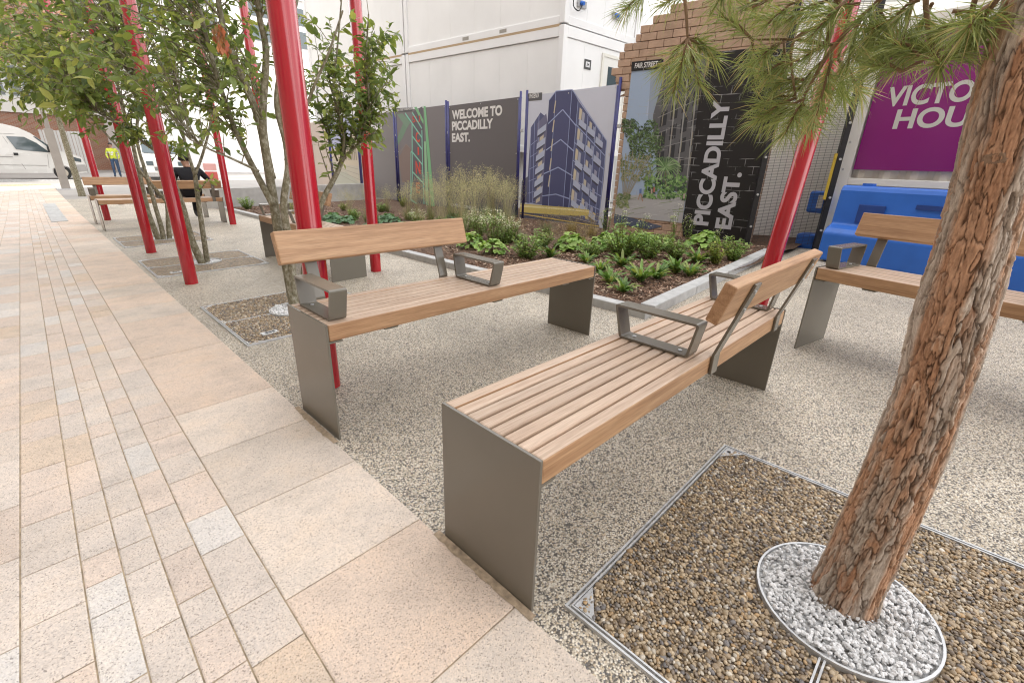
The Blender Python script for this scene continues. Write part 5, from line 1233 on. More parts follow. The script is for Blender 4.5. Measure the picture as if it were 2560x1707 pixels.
def bush(parent, R, H, n, cols, ls=.03, flowers=0, fcol=(.75, .74, .62)):
    m, st, fl = MB(), MB(), MB()
    for i in range(n):
        a = rnd.uniform(0, 6.28); q = math.sqrt(rnd.random())*R; top = v3(q*math.cos(a), q*math.sin(a), H*rnd.uniform(.65, 1.05)*(1-.3*(q/R)**2)); b = v3(q*.25*math.cos(a), q*.25*math.sin(a), 0); st.tube([b, b.lerp(top, .5)+v3(0, 0, .02), top], [.003, .0024, .0014], 4, (.16, .16, .06), cap=False)
        for k in range(int(16*H/.4)+4):
            t = rnd.uniform(.15, 1); p = b.lerp(top, t); an = rnd.uniform(0, 6.28); d = v3(math.cos(an), math.sin(an), rnd.uniform(-.1, .7)).normalized(); L = ls*rnd.uniform(.6, 1.3); s_ = d.cross(v3(0, 0, 1)).normalized()*L*.26; up = v3(0, 0, L*.08)
            m.add([p, p+d*L*.45+s_+up, p+d*L, p+d*L*.45-s_+up], [(0, 1, 2), (0, 2, 3)], rj(rnd.choice(cols)))
        for k in range(flowers):
            e = top+v3(rnd.gauss(0, .022), rnd.gauss(0, .022), rnd.uniform(-.02, .03)); r = .0065*rnd.uniform(.7, 1.3); nrm = v3(rnd.gauss(0, .5), rnd.gauss(0, .5), 1).normalized(); t = nrm.orthogonal().normalized(); b2 = nrm.cross(t)
            fl.add([e+nrm*.002]+[e+(t*math.cos(6.283*k2/7)+b2*math.sin(6.283*k2/7))*r for k2 in range(7)], [(0, k2+1, (k2+1) % 7+1) for k2 in range(7)], rj(fcol, .85, 1.1))
    m.build("leaves", HERB, parent); st.build("stems", HERB, parent)
    if flowers: stuff(fl.build("flowers", HERB, parent))
LIME = [(.27, .42, .10), (.36, .50, .14), (.20, .34, .08)]; BLUEG = [(.13, .24, .12), (.18, .30, .17), (.10, .19, .09)]
FERN = [(.13, .24, .06), (.19, .31, .08), (.09, .17, .05), (.26, .32, .10)]; GRB = [(.12, .19, .06), (.20, .23, .09), (.30, .27, .13)]; SEED = [(.52, .47, .30), (.44, .41, .25), (.36, .38, .2), (.58, .52, .36)]
DRY = [(.36, .27, .14), (.44, .35, .20), (.24, .2, .1)]; GRN = [(.18, .30, .09), (.25, .38, .11), (.34, .44, .15)]
PROTO = {}
def proto(kind, v):
    key = (kind, v)
    if key in PROTO: return PROTO[key], False
    r = bpy.data.objects.new(kind, None); C.objects.link(r); r.empty_display_size = .05
    if kind == 'lime_mound': mound(r, .20, .20, 75, LIME, .045)
    elif kind == 'blue_mound': mound(r, .24, .15, 70, BLUEG, .055)
    elif kind == 'fern': straps(r, 38, (.12, .25), .032, FERN, .48)
    elif kind == 'tall_grass': grass(r, 170, .45, 56, .80, [(.15, .23, .08), (.22, .27, .11), (.30, .29, .14)], SEED, .32)
    elif kind == 'low_grass': grass(r, 190, .30, 14, .36, [(.16, .21, .09), (.26, .26, .13), (.12, .17, .08)], DRY)
    elif kind == 'dry_grass': grass(r, 210, .30, 18, .34, DRY, DRY)
    elif kind == 'white_aster': bush(r, .17, .42, 30, GRN, .034, 9)
    elif kind == 'sparse_aster': bush(r, .12, .50, 9, GRN, .03, 7)
    elif kind == 'leafy_bush': bush(r, .20, .30, 46, GRN, .045)
    elif kind == 'yellow_bush': bush(r, .18, .32, 34, [(.26, .34, .06), (.34, .38, .08), (.18, .26, .05)], .045)
    PROTO[key] = r; return r, True
GROUPS = dict(lime_mound="lime green lobed-leaf mounds", blue_mound="blue-green lobed-leaf mounds", fern="clumps of dark strap-leaved fern", tall_grass="tall feathery grasses in seed", low_grass="low green grass tufts", dry_grass="dry straw-coloured grass tufts", white_aster="white-flowered leafy plants", sparse_aster="thin white-flowered stems", leafy_bush="small green leafy bushes", yellow_bush="yellow-green bushes")
Wp = lambda x, y: (800+x/1.96, 400+y/1.96)
def plant(kind, px, label, v=0, sc=1.0, world_xy=None):
    if world_xy: x, y = world_xy
    else: P = gpt(Wp(*px), .06); x, y = P[0], P[1]
    x = max(x, kl(y)+.22*sc+.05)
    r, new = proto(kind, v)
    if not new:
        q = r.copy(); C.objects.link(q)
        for ch in list(r.children): c2 = ch.copy(); C.objects.link(c2); c2.parent = q
        r = q
    sc *= 1.16 if kind != 'tall_grass' else 1.3; r.location = (x, y, bed_z(x, y)-.01); r.rotation_euler = (0, 0, rnd.uniform(0, 6.28)); r.scale = (sc, sc, sc*rnd.uniform(.92, 1.08)); tag(r, label, "plant", GROUPS[kind]); return r
PL = [
 ('lime_mound', (1232, 440), "bright lime mound of lobed leaves, nearest the blue posts of the apartment picture", 0, 1.0), ('lime_mound', (1392, 435), "lime mound just left of the thin stems below the mural picture", 1, .95), ('lime_mound', (1590, 425), "lime mound in the middle below the street mural", 0, .85),
 ('lime_mound', (1875, 425), "lime mound nearest the black mural lettering", 1, 1.05), ('lime_mound', (850, 458), "lime mound showing right of the second bench's backrest, closest to the kerb", 1, .8), ('lime_mound', (745, 425), "lime mound half hidden by the end of the second bench's backrest", 0, .85),
 ('fern', (1480, 520), "dark fern clump in the middle of the bed, behind the two nearest ones", 0, .9), ('fern', (1570, 590), "fern clump just behind the nearest small one, leaning right", 1, .95), ('fern', (1485, 645), "small bright fern clump closest to the kerb corner", 2, .75), ('fern', (1745, 545), "fern clump by itself, nearest the short kerb", 0, .95),
 ('fern', (1850, 500), "bronze fern clump in front of the lime mound by the black lettering", 1, .9), ('fern', (1130, 470), "fern clump left of the brightest lime mound", 2, .8), ('fern', (1370, 545), "fern clump at the corner of the second bench's seat end", 1, .75), ('fern', (1305, 500), "fern clump just past the far end of the second bench", 0, .7),
 ('tall_grass', (640, 300), "feathery grass clump in front of the neon sign's right edge", 0, .95), ('tall_grass', (545, 300), "feathery grass clump in front of the neon sign's frame", 1, .85), ('tall_grass', (760, 335), "feathery grass clump under the word CAPITAL on the charcoal panel", 0, 1.0), ('tall_grass', (850, 320), "feathery grass clump at the right half of the charcoal panel", 1, .95), ('tall_grass', (925, 335), "feathery grass clump touching the blue posts between the charcoal and apartment panels", 0, .8),
 ('tall_grass', (480, 300), "feathery grass clump right of the red pole by the kerb", 1, .75), ('tall_grass', (330, 250), "feathery grass clump just left of the neon panel's posts", 0, .6), ('tall_grass', (150, 270), "feathery grass clump at the foot of the leaning tree", 1, .6), ('tall_grass', (690, 380), "feathery grass clump just behind the second bench's backrest", 1, .8),
 ('low_grass', (1110, 365), "blue-green low grass tuft under the yellow tram streak", 0, 1.0), ('low_grass', (970, 390), "dark low grass tuft at the foot of the blue posts", 1, .9), ('low_grass', (230, 300), "low grass tuft left of the red pole by the kerb", 0, .8), ('dry_grass', (1235, 350), "dry straw-coloured grass tuft in front of the apartment picture", 0, 1.0), ('dry_grass', (1330, 375), "dry straw-coloured grass tuft by the right-hand blue post", 1, 1.0),
 ('white_aster', (850, 405), "white-flowered plant behind the second bench's backrest, fullest of its kind", 0, 1.05), ('white_aster', (780, 385), "white-flowered plant below the charcoal panel's left half", 1, .95), ('white_aster', (480, 330), "white-flowered plant just right of the red pole by the kerb", 0, .8), ('white_aster', (720, 350), "white-flowered plant beside the CAPITAL lettering", 1, .8),
 ('sparse_aster', (1405, 360), "thin white-flowered stem in front of the right-hand blue post", 0, 1.0), ('sparse_aster', (1470, 385), "thin white-flowered stems below the mural's pale paving", 1, .95), ('sparse_aster', (1735, 385), "thin tall white-flowered stems at the mural's black edge", 0, 1.0), ('sparse_aster', (1800, 395), "thin white-flowered stems in front of the letter P", 1, .8), ('sparse_aster', (1945, 440), "thin flowered stem at the right corner of the mural", 0, .7),
 ('leafy_bush', (1010, 475), "leafy green bush between the second bench and the brightest lime mound", 0, 1.0), ('leafy_bush', (1480, 470), "upright green bush in the middle of the bed", 1, 1.25), ('leafy_bush', (1600, 480), "green bush right of the upright one", 0, 1.0), ('leafy_bush', (2020, 480), "green bush nearest the black mesh fence", 1, .9), ('leafy_bush', (900, 400), "green bush behind the lime mound at the kerb", 0, .8), ('leafy_bush', (1680, 445), "low green bush below the last mural paving", 1, .8),
 ('fern', (1420, 600), "fern clump left of the small bright one at the kerb corner", 0, .8), ('fern', (1650, 575), "fern clump between the kerb corner and the black lettering", 2, .9), ('fern', (1810, 565), "fern clump close to the middle of the short kerb", 1, .8), ('leafy_bush', (1330, 470), "green bush just right of the brightest lime mound", 0, .75), ('leafy_bush', (1735, 480), "green bush left of the bronze fern clump", 1, .85), ('yellow_bush', (1935, 505), "yellow-green bush near the black mesh fence", 0, .8),
 ('lime_mound', (1500, 440), "lime mound hidden behind the upright green bush", 1, .8), ('low_grass', (1175, 440), "low grass tuft left of the brightest lime mound", 0, .9), ('leafy_bush', (1085, 430), "green bush below the left edge of the apartment picture", 1, .8), ('tall_grass', (600, 345), "feathery grass clump just over the middle of the second bench's backrest", 0, .85), ('tall_grass', (820, 300), "feathery grass clump right under the word EAST.", 1, .95), ('tall_grass', (700, 310), "feathery grass clump at the left edge of the charcoal panel", 0, .9), ('tall_grass', (430, 290), "feathery grass clump left of the neon sign's frame", 1, .8), ('tall_grass', (240, 265), "feathery grass clump behind the red pole by the kerb", 0, .65), ('tall_grass', (905, 300), "feathery grass clump at the right edge of the charcoal panel", 1, .85),
 ('dry_grass', (1285, 410), "dry grass tuft behind the brightest lime mound", 0, .8), ('sparse_aster', (1570, 400), "thin white-flowered stems below the middle of the mural's paving", 1, .8), ('white_aster', (930, 395), "white-flowered plant left of the dark grass tuft at the blue posts", 0, .85), ('blue_mound', (250, 335), "blue-green mound touching the red pole by the kerb", 1, .75), ('low_grass', (520, 345), "low grass tuft above the backrest's left half", 1, .8), ('leafy_bush', (175, 285), "green bush between the leaning stem and the red pole by the kerb", 0, .7),
 ('yellow_bush', (405, 225), "yellow-green bush at the left foot of the neon panel", 0, .8), ('yellow_bush', (115, 245), "yellow-green bush beside the leaning tree's stem", 1, .6), ('leafy_bush', (300, 250), "green bush behind the red pole by the kerb", 0, .75),
 ('blue_mound', (60, 300), "blue-green mound left of the red pole by the kerb, nearest the lengthwise bench", 0, .95), ('blue_mound', (140, 305), "blue-green mound between the lengthwise bench and the red pole", 1, .8), ('blue_mound', (330, 300), "blue-green mound just right of the red pole by the kerb", 0, .9), ('blue_mound', (400, 330), "blue-green mound behind the second bench's backrest", 1, .7), ('blue_mound', (660, 300), "blue-green mound under the CAPITAL lettering", 1, .8), ('leafy_bush', (590, 350), "green bush under the neon panel, behind the backrest", 1, .8)]
for k, px, lab, v, sc in PL: plant(k, px, lab, v, sc)
# three more by the low concrete wall at the far end of the bed
plant('leafy_bush', None, "small green bush at the foot of the low concrete wall", 0, 1.0, (3.0, 12.3)); plant('dry_grass', None, "dry tuft behind the lengthwise bench, near the low concrete wall", 0, .8, (3.1, 9.6)); plant('yellow_bush', None, "yellow-green bush at the far end of the long kerb", 1, .8, (3.4, 10.8))

# low concrete wall closing the bed
cw = MB(); path = [(2.45, 14.2), (2.6, 13.7), (3.0, 13.45), (4.2, 13.6), (8.4, 14.3)]; sp_ = smooth_path([(x, y, 0) for x, y in path], 5)
for a, b in zip(sp_[:-1], sp_[1:]):
    d = (b-a).normalized(); n = Vector((-d.y, d.x, 0))*.2; z = .50
    q = [a, b, b+n, a+n]; vs = [(p.x, p.y, g(p.x, p.y)-.05) for p in q]+[(p.x, p.y, g(p.x, p.y)+z) for p in q]
    cw.add(vs, [(0, 3, 2, 1), (4, 5, 6, 7), (0, 1, 5, 4), (2, 3, 7, 6)])
tag(cw.build("low_wall", CONCRETE, bevel=.0), "low pale concrete wall curving round the far end of the planting bed", "wall")

# ================================================================== PEOPLE
SKIN = simple("skin", (.42, .24, .17), .55, var=.08)
HAIR = simple("dark_hair", (.015, .012, .010), .5, var=.2, vscale=60)
def skin_body(name, joints, edges, radii, mat_fn, mats, parent):
    me = bpy.data.meshes.new(name); names = list(joints); idx = {n: i for i, n in enumerate(names)}
    me.from_pydata([joints[n] for n in names], [(idx[a], idx[b]) for a, b in edges], []); o = bpy.data.objects.new(name, me); C.objects.link(o)
    sk = o.modifiers.new("skin", 'SKIN'); sk.use_smooth_shade = True
    for n in names:
        r = radii.get(n, .05); r = r if isinstance(r, tuple) else (r, r); me.skin_vertices[0].data[idx[n]].radius = r
    me.skin_vertices[0].data[idx['pelvis']].use_root = True
    sb_ = o.modifiers.new("sub", 'SUBSURF'); sb_.levels = 2; sb_.render_levels = 2
    dg = bpy.context.evaluated_depsgraph_get(); nm = bpy.data.meshes.new_from_object(o.evaluated_get(dg)); bpy.data.objects.remove(o); bpy.data.meshes.remove(me)
    for m in mats: nm.materials.append(m)
    for p in nm.polygons: p.material_index = mat_fn(p.center); p.use_smooth = True
    q = bpy.data.objects.new(name, nm); C.objects.link(q); q.parent = parent; return q
def hand(j, e, r, w, dirv, side, pre):
    d = Vector(dirv).normalized(); s = d.cross(Vector(side)).normalized(); w = Vector(w); pm = w+d*.075; j[pre+'palm'] = tuple(pm); e.append((pre+'wrist', pre+'palm')); r[pre+'palm'] = (.038, .016)
    for k, (off, L) in enumerate(((-.030, .066), (-.010, .076), (.010, .071), (.028, .056))):
        b = pm+s*off+d*.02; m_ = b+d*L*.55+Vector(side)*.008; t = m_+d*L*.40+Vector(side)*.022
        for nm, q, rr in (('b', b, .0095), ('m', m_, .0085), ('t', t, .0075)): j[f'{pre}f{k}{nm}'] = tuple(q); r[f'{pre}f{k}{nm}'] = rr
        e += [(pre+'palm', f'{pre}f{k}b'), (f'{pre}f{k}b', f'{pre}f{k}m'), (f'{pre}f{k}m', f'{pre}f{k}t')]
    b = w+d*.035-s*.034; t = b+d*.035-s*.02+Vector(side)*.015; j[pre+'th0'] = tuple(b); j[pre+'th1'] = tuple(t); r[pre+'th0'] = .012; r[pre+'th1'] = .009; e += [(pre+'palm', pre+'th0'), (pre+'th0', pre+'th1')]
def face_and_hair(root, head, fwd, hair=True, hat=None, skin=SKIN):
    """small features on the head: nose, eyes, ears as parts; hair as a cap."""
    h = Vector(head); f = Vector(fwd).normalized(); s = f.cross(Vector((0, 0, 1))).normalized()
    m = MB(); m.tube([h+f*.088+v3(0, 0, .015), h+f*.108+v3(0, 0, -.022)], [.009, .016], 8); m.build("nose", skin, root, smooth=True)
    for k in (-1, 1):
        m = MB(); m.tube([h+f*.086+s*k*.032+v3(0, 0, .02), h+f*.094+s*k*.032+v3(0, 0, .02)], [.011, .008], 8); m.build("eye", HAIR, root)
        m = MB(); m.tube([h+s*k*.076+v3(0, 0, -.03), h+s*k*.088-f*.008+v3(0, 0, .005), h+s*k*.080+v3(0, 0, .03)], [.010, .016, .012], 8); m.build("ear", skin, root, smooth=True)
    m = MB(); m.tube([h+f*.085-s*.024+v3(0, 0, -.055), h+f*.094+v3(0, 0, -.056), h+f*.085+s*.024+v3(0, 0, -.055)], .006, 6); m.build("mouth", simple("lip", (.30, .12, .10), .5) if 'lip' not in bpy.data.materials else bpy.data.materials['lip'], root)
    if hair or hat:
        V0, F0 = ICO2; V0, F0 = ico(3); nv = []
        for v in V0:
            v = Vector(v); p = h+v3(0, 0, .022)-f*.012+Vector((v.x*.094, v.y*.094, v.z*.112)); back = -v.dot(f)
            nv.append(p if not hat else h+v3(0, 0, .03)+Vector((v.x*.115, v.y*.115, v.z*.10)))
        keep = []
        for fc in F0:
            c = sum((Vector(V0[i]) for i in fc), Vector())/3
            if (hat and c.z > .05) or (not hat and (c.z > .35 or (c.dot(f) < .15 and c.z > -.42))): keep.append(tuple(fc))
        m = MB(); m.add(nv, keep); o = m.build("hair" if not hat else "helmet", HAIR if not hat else hat, root, smooth=True)
        sd_ = o.modifiers.new("thick", 'SOLIDIFY'); sd_.thickness = .012; sd_.offset = -1
BLACKCLOTH = simple("black_cotton", (.014, .014, .018), .9, var=.3, vscale=14, bump=.3, bscale=25)
DARKTROUSER = simple("dark_trousers", (.010, .010, .013), .85, var=.2, vscale=14)
SHOE = simple("dark_shoe", (.05, .05, .055), .6)
# seated on the far bench, facing away
zs_ = .355; P = ypt((472, 440), 10.39); px_, py_ = P[0], 10.192+.20
r = thing("person", "seated person in a black T-shirt and black trousers, seen from behind on the far bench", "person", (px_, py_, zs_), 0)
j = dict(pelvis=(0, 0, .09), belly=(0, -.01, .24), chest=(.01, .02, .42), neckb=(.01, .03, .53), neck=(.005, .05, .585), head=(-.01, .065, .66), crown=(-.01, .07, .755),
  lsh=(-.18, .02, .49), lel=(-.26, .10, .26), lwrist=(-.16, .33, .20), rsh=(.19, .02, .49), rel=(.36, .03, .26), rwrist=(.24, .24, .22),
  lhip=(-.09, .03, .085), lkn=(-.13, .46, .09), lank=(-.13, .43, -.30), ltoe=(-.13, .57, -.34), rhip=(.09, .03, .085), rkn=(.12, .47, .11), rank=(.02, .12, -.30), rtoe=(.02, .02, -.355))
e = [('pelvis', 'belly'), ('belly', 'chest'), ('chest', 'neckb'), ('neckb', 'neck'), ('neck', 'head'), ('head', 'crown'), ('chest', 'lsh'), ('lsh', 'lel'), ('lel', 'lwrist'), ('chest', 'rsh'), ('rsh', 'rel'), ('rel', 'rwrist'),
     ('pelvis', 'lhip'), ('lhip', 'lkn'), ('lkn', 'lank'), ('lank', 'ltoe'), ('pelvis', 'rhip'), ('rhip', 'rkn'), ('rkn', 'rank'), ('rank', 'rtoe')]
rd_ = dict(pelvis=(.16, .12), belly=(.15, .11), chest=(.16, .12), neckb=(.07, .06), neck=.055, head=(.080, .095), crown=(.060, .07), lsh=.068, rsh=.068, lel=.047, rel=.047, lwrist=.03, rwrist=.03, lhip=.10, rhip=.10, lkn=.068, rkn=.068, lank=.042, rank=.042, ltoe=.036, rtoe=.034)
hand(j, e, rd_, j['lwrist'], (.5, .6, -.2), (0, 0, -1), 'l'); hand(j, e, rd_, j['rwrist'], (-.6, .5, -.1), (0, 0, -1), 'r')
def mf_(c):
    if c.z > .555: return 0
    if abs(c.x) < .245 and c.z > .10 and c.y < .18: return 1
    if c.z > .33: return 1
    if c.z < -.26: return 3
    if c.z < .17 and (c.y < .12 or abs(c.x) < .21) and c.z < .155: return 2
    if c.y > .12 and c.z < .17: return 2
    return 0
skin_body("body", j, e, rd_, mf_, [SKIN, BLACKCLOTH, DARKTROUSER, SHOE], r); face_and_hair(r, (-.01, .068, .69), (0, 1, -.15))
# standing workers by the brick building
HIVIS = simple("hi_vis_yellow", (.55, .62, .06), .8, var=.15, vscale=15); JEANS = simple("blue_jeans", (.06, .10, .18), .9, var=.25, vscale=20); ORANGE = simple("hi_vis_orange", (.70, .16, .04), .8, var=.15, vscale=15); WHITEHAT = simple("white_helmet", (.75, .75, .73), .35); STRIPE = simple("reflective_stripe", (.62, .62, .66), .4)
def stander(base, rz, label, top, legs, hat):
    r = thing("person", label, "person", base, rz)
    j = dict(pelvis=(0, 0, .95), belly=(0, .01, 1.1), chest=(0, .01, 1.3), neckb=(0, 0, 1.44), neck=(0, .01, 1.49), head=(0, .02, 1.58), crown=(0, .02, 1.69), lsh=(-.18, 0, 1.40), lel=(-.26, -.03, 1.12), lwrist=(-.22, .12, .93), rsh=(.18, 0, 1.40), rel=(.27, -.02, 1.12), rwrist=(.22, .16, .98),
      lhip=(-.09, 0, .92), lkn=(-.10, .02, .50), lank=(-.11, 0, .09), ltoe=(-.13, .14, .04), rhip=(.09, 0, .92), rkn=(.11, .03, .50), rank=(.12, 0, .09), rtoe=(.14, .14, .04))
    rr = dict(pelvis=(.15, .11), belly=(.14, .11), chest=(.16, .12), neckb=(.07, .06), neck=.055, head=(.080, .095), crown=(.06, .07), lsh=.07, rsh=.07, lel=.05, rel=.05, lwrist=.032, rwrist=.032, lhip=.10, rhip=.10, lkn=.07, rkn=.07, lank=.05, rank=.05, ltoe=.04, rtoe=.04)
    e2 = list(e[:20]); hand(j, e2, rr, j['lwrist'], (.1, .2, -1), (1, 0, 0), 'l'); hand(j, e2, rr, j['rwrist'], (-.1, .3, -1), (-1, 0, 0), 'r')
    def mf2(c):
        if c.z > 1.47: return 0
        if c.z > 1.02 or (c.z > .96 and abs(c.x) > .18): return 4 if (1.10 < c.z < 1.15 or 1.22 < c.z < 1.27) and abs(c.x) < .24 else 1
        if c.z > .94 and abs(c.x) < .19: return 1
        if abs(c.x) > .17 and c.z > .7: return 0
        return 3 if c.z < .10 else 2
    skin_body("body", j, e2, rr, mf2, [SKIN, top, legs, SHOE, STRIPE], r); face_and_hair(r, (0, .02, 1.61), (0, 1, 0), hair=not hat, hat=hat)
P = ypt((285, 400), 33.5); stander((P[0], 33.5, g(P[0], 33.5)), R_(170), "standing worker in a yellow hi-vis top and blue jeans in front of the brick building", HIVIS, JEANS, None)
P = ypt((335, 390), 36.0); stander((P[0], 36.0, g(P[0], 36)), R_(200), "standing worker in orange with a white helmet, behind the leafy branches", ORANGE, JEANS, WHITEHAT)

# ================================================================== STREET BEYOND
# tapered grey post
P = gpt((166, 473)); h_ = hdist(P); T = hpt((118, 322), h_); r = thing("street_post", "tapered grey metal post standing at the edge of the sunlit street", "post", (P[0], P[1], g(P[0], P[1])))
zt_ = T[2]-g(P[0], P[1])+.0; POSTMAT = simple("grey_post_paint", (.36, .33, .30), .5, .2)
m = MB(); vs = []
for z, w in ((-.05, .125), (zt_, .125)):
    for sx_, sy_ in ((-1, -1), (1, -1), (1, 1), (-1, 1)): vs.append((sx_*w, sy_*.09, z))
m.add(vs, [(0, 3, 2, 1), (4, 5, 6, 7), (0, 1, 5, 4), (1, 2, 6, 5), (2, 3, 7, 6), (3, 0, 4, 7)]); m.build("shaft", POSTMAT, r, bevel=.01)
m = MB(); m.box(-.07, .07, -.04, .04, zt_+.001, zt_+2.6); m.build("upper_shaft", POSTMAT, r, bevel=.01)
m = MB(); m.box(-.26, .26, -.14, .14, -.02, .02); m.build("base_plate", GALV, r, bevel=.005)
# van, side on, nose to the right
vb_ = gpt((170, 449)); VY = vb_[1]; VZ = g(vb_[0], VY); VX = ypt((219, 430), VY)[0]
van = thing("parked_van", "white high-roofed panel van parked side-on in the sun", "van", (VX, VY, VZ)); O = (0, 0, 0); sc_ = 1.0
hgt = ypt((40, 313), VY)[2]-VZ; k = hgt/2.5; wx = VX-vb_[0]
Lk = lambda x, z: (x*k, z*k)
prof = [(-5.4, .42), (-5.45, .7), (-5.42, 2.25), (-5.2, 2.47), (-4.2, 2.52), (-2.6, 2.50), (-2.15, 2.38), (-1.75, 2.14), (-1.05, 1.42), (-.35, 1.20), (-.10, 1.05), (-.02, .72), (-.05, .40), (-.35, .33)]
def arch(cx, r, n=9): return [(cx+r*math.cos(math.pi*i/(n-1)), .33+r*math.sin(math.pi*i/(n-1))) for i in range(n)]
full = prof+arch(-.98, .42)+arch(-4.35, .42)+[(-5.2, .38)]
m = MB(); n = len(full); W0 = 1.95*k
rows_v = []
for dy, ins in ((0.0, .06), (.05, .02), (.30, 0), (W0-.30, 0), (W0-.05, .02), (W0, .06)):
    for x, z in full: rows_v.append((x*k, dy if True else 0, z*k))
# tumblehome: upper body leans in
VV = []
for (x, y, z), i in zip(rows_v, range(len(rows_v))):
    t = max(0, z/k-1.15)/1.35; side = -1 if y < W0/2 else 1; VV.append((x, y-side*.13*k*t*(abs(y-W0/2)/(W0/2)), z))
fs = []
for a in range(5):
    for i in range(n): fs.append((a*n+i, a*n+(i+1) % n, (a+1)*n+(i+1) % n, (a+1)*n+i))
fs += [tuple(range(n)), tuple(range(6*n-1, 5*n-1, -1))]
m.add(VV, fs, (.80, .79, .76)); body = m.build("body", VANPAINT, van, smooth=False, bevel=.03*k)
def side_poly(name, pts, mat, d, col=(1, 1, 1), par=van):
    q = MB(); vs = []
    for x, z in pts:
        t = max(0, z-1.15)/1.35; vs.append((x*k, .13*k*t-d, z*k))
    q.add(vs, [tuple(range(len(vs)))], col); o = q.build(name, mat, par); return o
side_poly("side_window", [(-2.62, 1.98), (-2.0, 1.98), (-1.62, 1.72), (-1.25, 1.30), (-1.9, 1.34), (-2.42, 1.40)], GLASS, .012)
side_poly("windscreen", [(-1.68, 2.02), (-1.60, 2.02), (-.98, 1.40), (-1.10, 1.38)], GLASS, .010)
ws = MB(); ws.add([(-1.72*k, .16*k, 2.10*k), (-1.72*k, W0-.16*k, 2.10*k), (-1.02*k, W0-.10*k, 1.46*k), (-1.02*k, .10*k, 1.46*k)], [(0, 1, 2, 3)]); 
wo_ = ws.build("windscreen", GLASS, van); wo_.location = (.02, 0, .02)
side_poly("door_handle", [(-2.56, 1.24), (-2.40, 1.24), (-2.40, 1.12), (-2.56, 1.12)], RUBBER, .02)
for nm, pts in (("panel_seam", [(-5.3, 1.06), (-2.62, 1.06), (-2.62, 1.035), (-5.3, 1.035)]), ("panel_seam", [(-5.35, 2.10), (-2.3, 2.10), (-2.3, 2.085), (-5.35, 2.085)]), ("door_seam", [(-2.74, 1.98), (-2.725, 1.98), (-2.30, .48), (-2.32, .48)]), ("door_seam", [(-1.36, 1.2), (-1.345, 1.2), (-1.44, .55), (-1.455, .55)]), ("sill_seam", [(-5.3, .68), (-1.5, .68), (-1.5, .66), (-5.3, .66)])): side_poly(nm, pts, PAINT, .006, (.22, .21, .20))
side_poly("bumper", [(-.52, .72), (-.02, .74), (0, .44), (-.42, .36), (-.52, .5)], PAINT, .015, (.30, .29, .28)); side_poly("headlight", [(-.42, 1.12), (-.12, 1.02), (-.14, .86), (-.40, .92)], GLASS, .012)
mr = MB(); mr.box(-1.30*k, -1.10*k, -.26*k, -.04*k, 1.30*k, 1.62*k); mr.build("wing_mirror", RUBBER, van, bevel=.03)
for cx_ in (-.98, -4.35):
    w_ = MB(); w_.tube([(cx_*k, .02, .33*k), (cx_*k, .25, .33*k)], .335*k, 28); wl_ = w_.build("wheel", RUBBER, van)
    w_ = MB(); w_.tube([(cx_*k, .0, .33*k), (cx_*k, .03, .33*k)], [.19*k, .225*k], 20, (.45, .40, .33)); w_.build("rim", PAINT, wl_)
    w_ = MB()
    w_.tube([(cx_*k, -.012, .33*k), (cx_*k, .0, .33*k)], .06*k, 12, (.1, .1, .1)); w_.build("hub", PAINT, wl_)
drv = MB(); V0, F0 = ICO2
# kerb of the street behind
ks = MB(); ks.box(-14, 4, VY-1.2, VY-1.05, VZ-.1, VZ+.05, (1, 1, 1)); struct(ks.build("street_kerb", KERBSTONE))
# brick building
BY = 46.0; YP = lambda x, y: ypt((x, y), BY)
br = thing("brick_building", "red brick building with a pale window band across the street at the left", "building", (-4, BY, VZ)); O = tuple(br.location)
x0, x1 = -14.0, YP(395, 300)[0]; zA = YP(20, 280)[2]; zB = YP(20, 242)[2]; zC = YP(20, 195)[2]; zD = YP(20, 158)[2]
for a, b in ((VZ-.3, zA), (zD, zD+4.6)):
    m = MB(); m.box(x0, x1, BY, BY+10, a, b); m.build("brick_facade", REDBRICK, br, origin=O)
m = MB(); m.box(x0, x1-.02, BY-.12, BY+9.9, zA+.003, zB, (.74, .72, .68)); m.build("pale_band", WHITEBUILD, br, origin=O)
m = MB(); m.box(x0, x1-.02, BY-.02, BY+9.9, zB+.003, zD-.003, (.66, .68, .66)); m.build("window_band", WHITEBUILD, br, origin=O)
xw = x0+.4
while xw < x1-1.6:
    m = MB(); m.box(xw, xw+1.25, BY-.05, BY-.022, zB+.10, zD-.12); w_ = m.build("window", GLASS, br, origin=O)
    m = MB(); m.box(xw+.58, xw+.67, BY-.07, BY-.052, zB+.10, zD-.12, (.8, .8, .8)); m.build("mullion", WHITEBUILD, w_, origin=(0, 0, 0)); w_.children[0].location = Vector((0, 0, 0))-Vector(O); xw += 1.5
for k2 in range(2):
    m = MB(); xx_ = YP(2+0*k2, 300)[0]-1.4-k2*2.2; m.box(xx_, xx_+1.3, BY-.04, BY-.002, VZ+2.0, VZ+3.6); m.build("window", GLASS, br, origin=O)
# grey upright cladding of the gate beside it
m = MB(); GY = 40.0; xa, xb = ypt((118, 400), GY)[0], ypt((236, 400), GY)[0]; zt2 = ypt((170, 328), GY)[2]; n = 14
for i in range(n): m.box(xa+(xb-xa)*i/n+.01, xa+(xb-xa)*(i+1)/n-.01, GY-(.02 if i % 2 else 0), GY+.06, VZ-.1, zt2, (.50, .49, .47))
gt = m.build("gate", PAINT); tag(gt, "grey vertically boarded gate in front of the brick building, behind the van's bonnet", "gate")
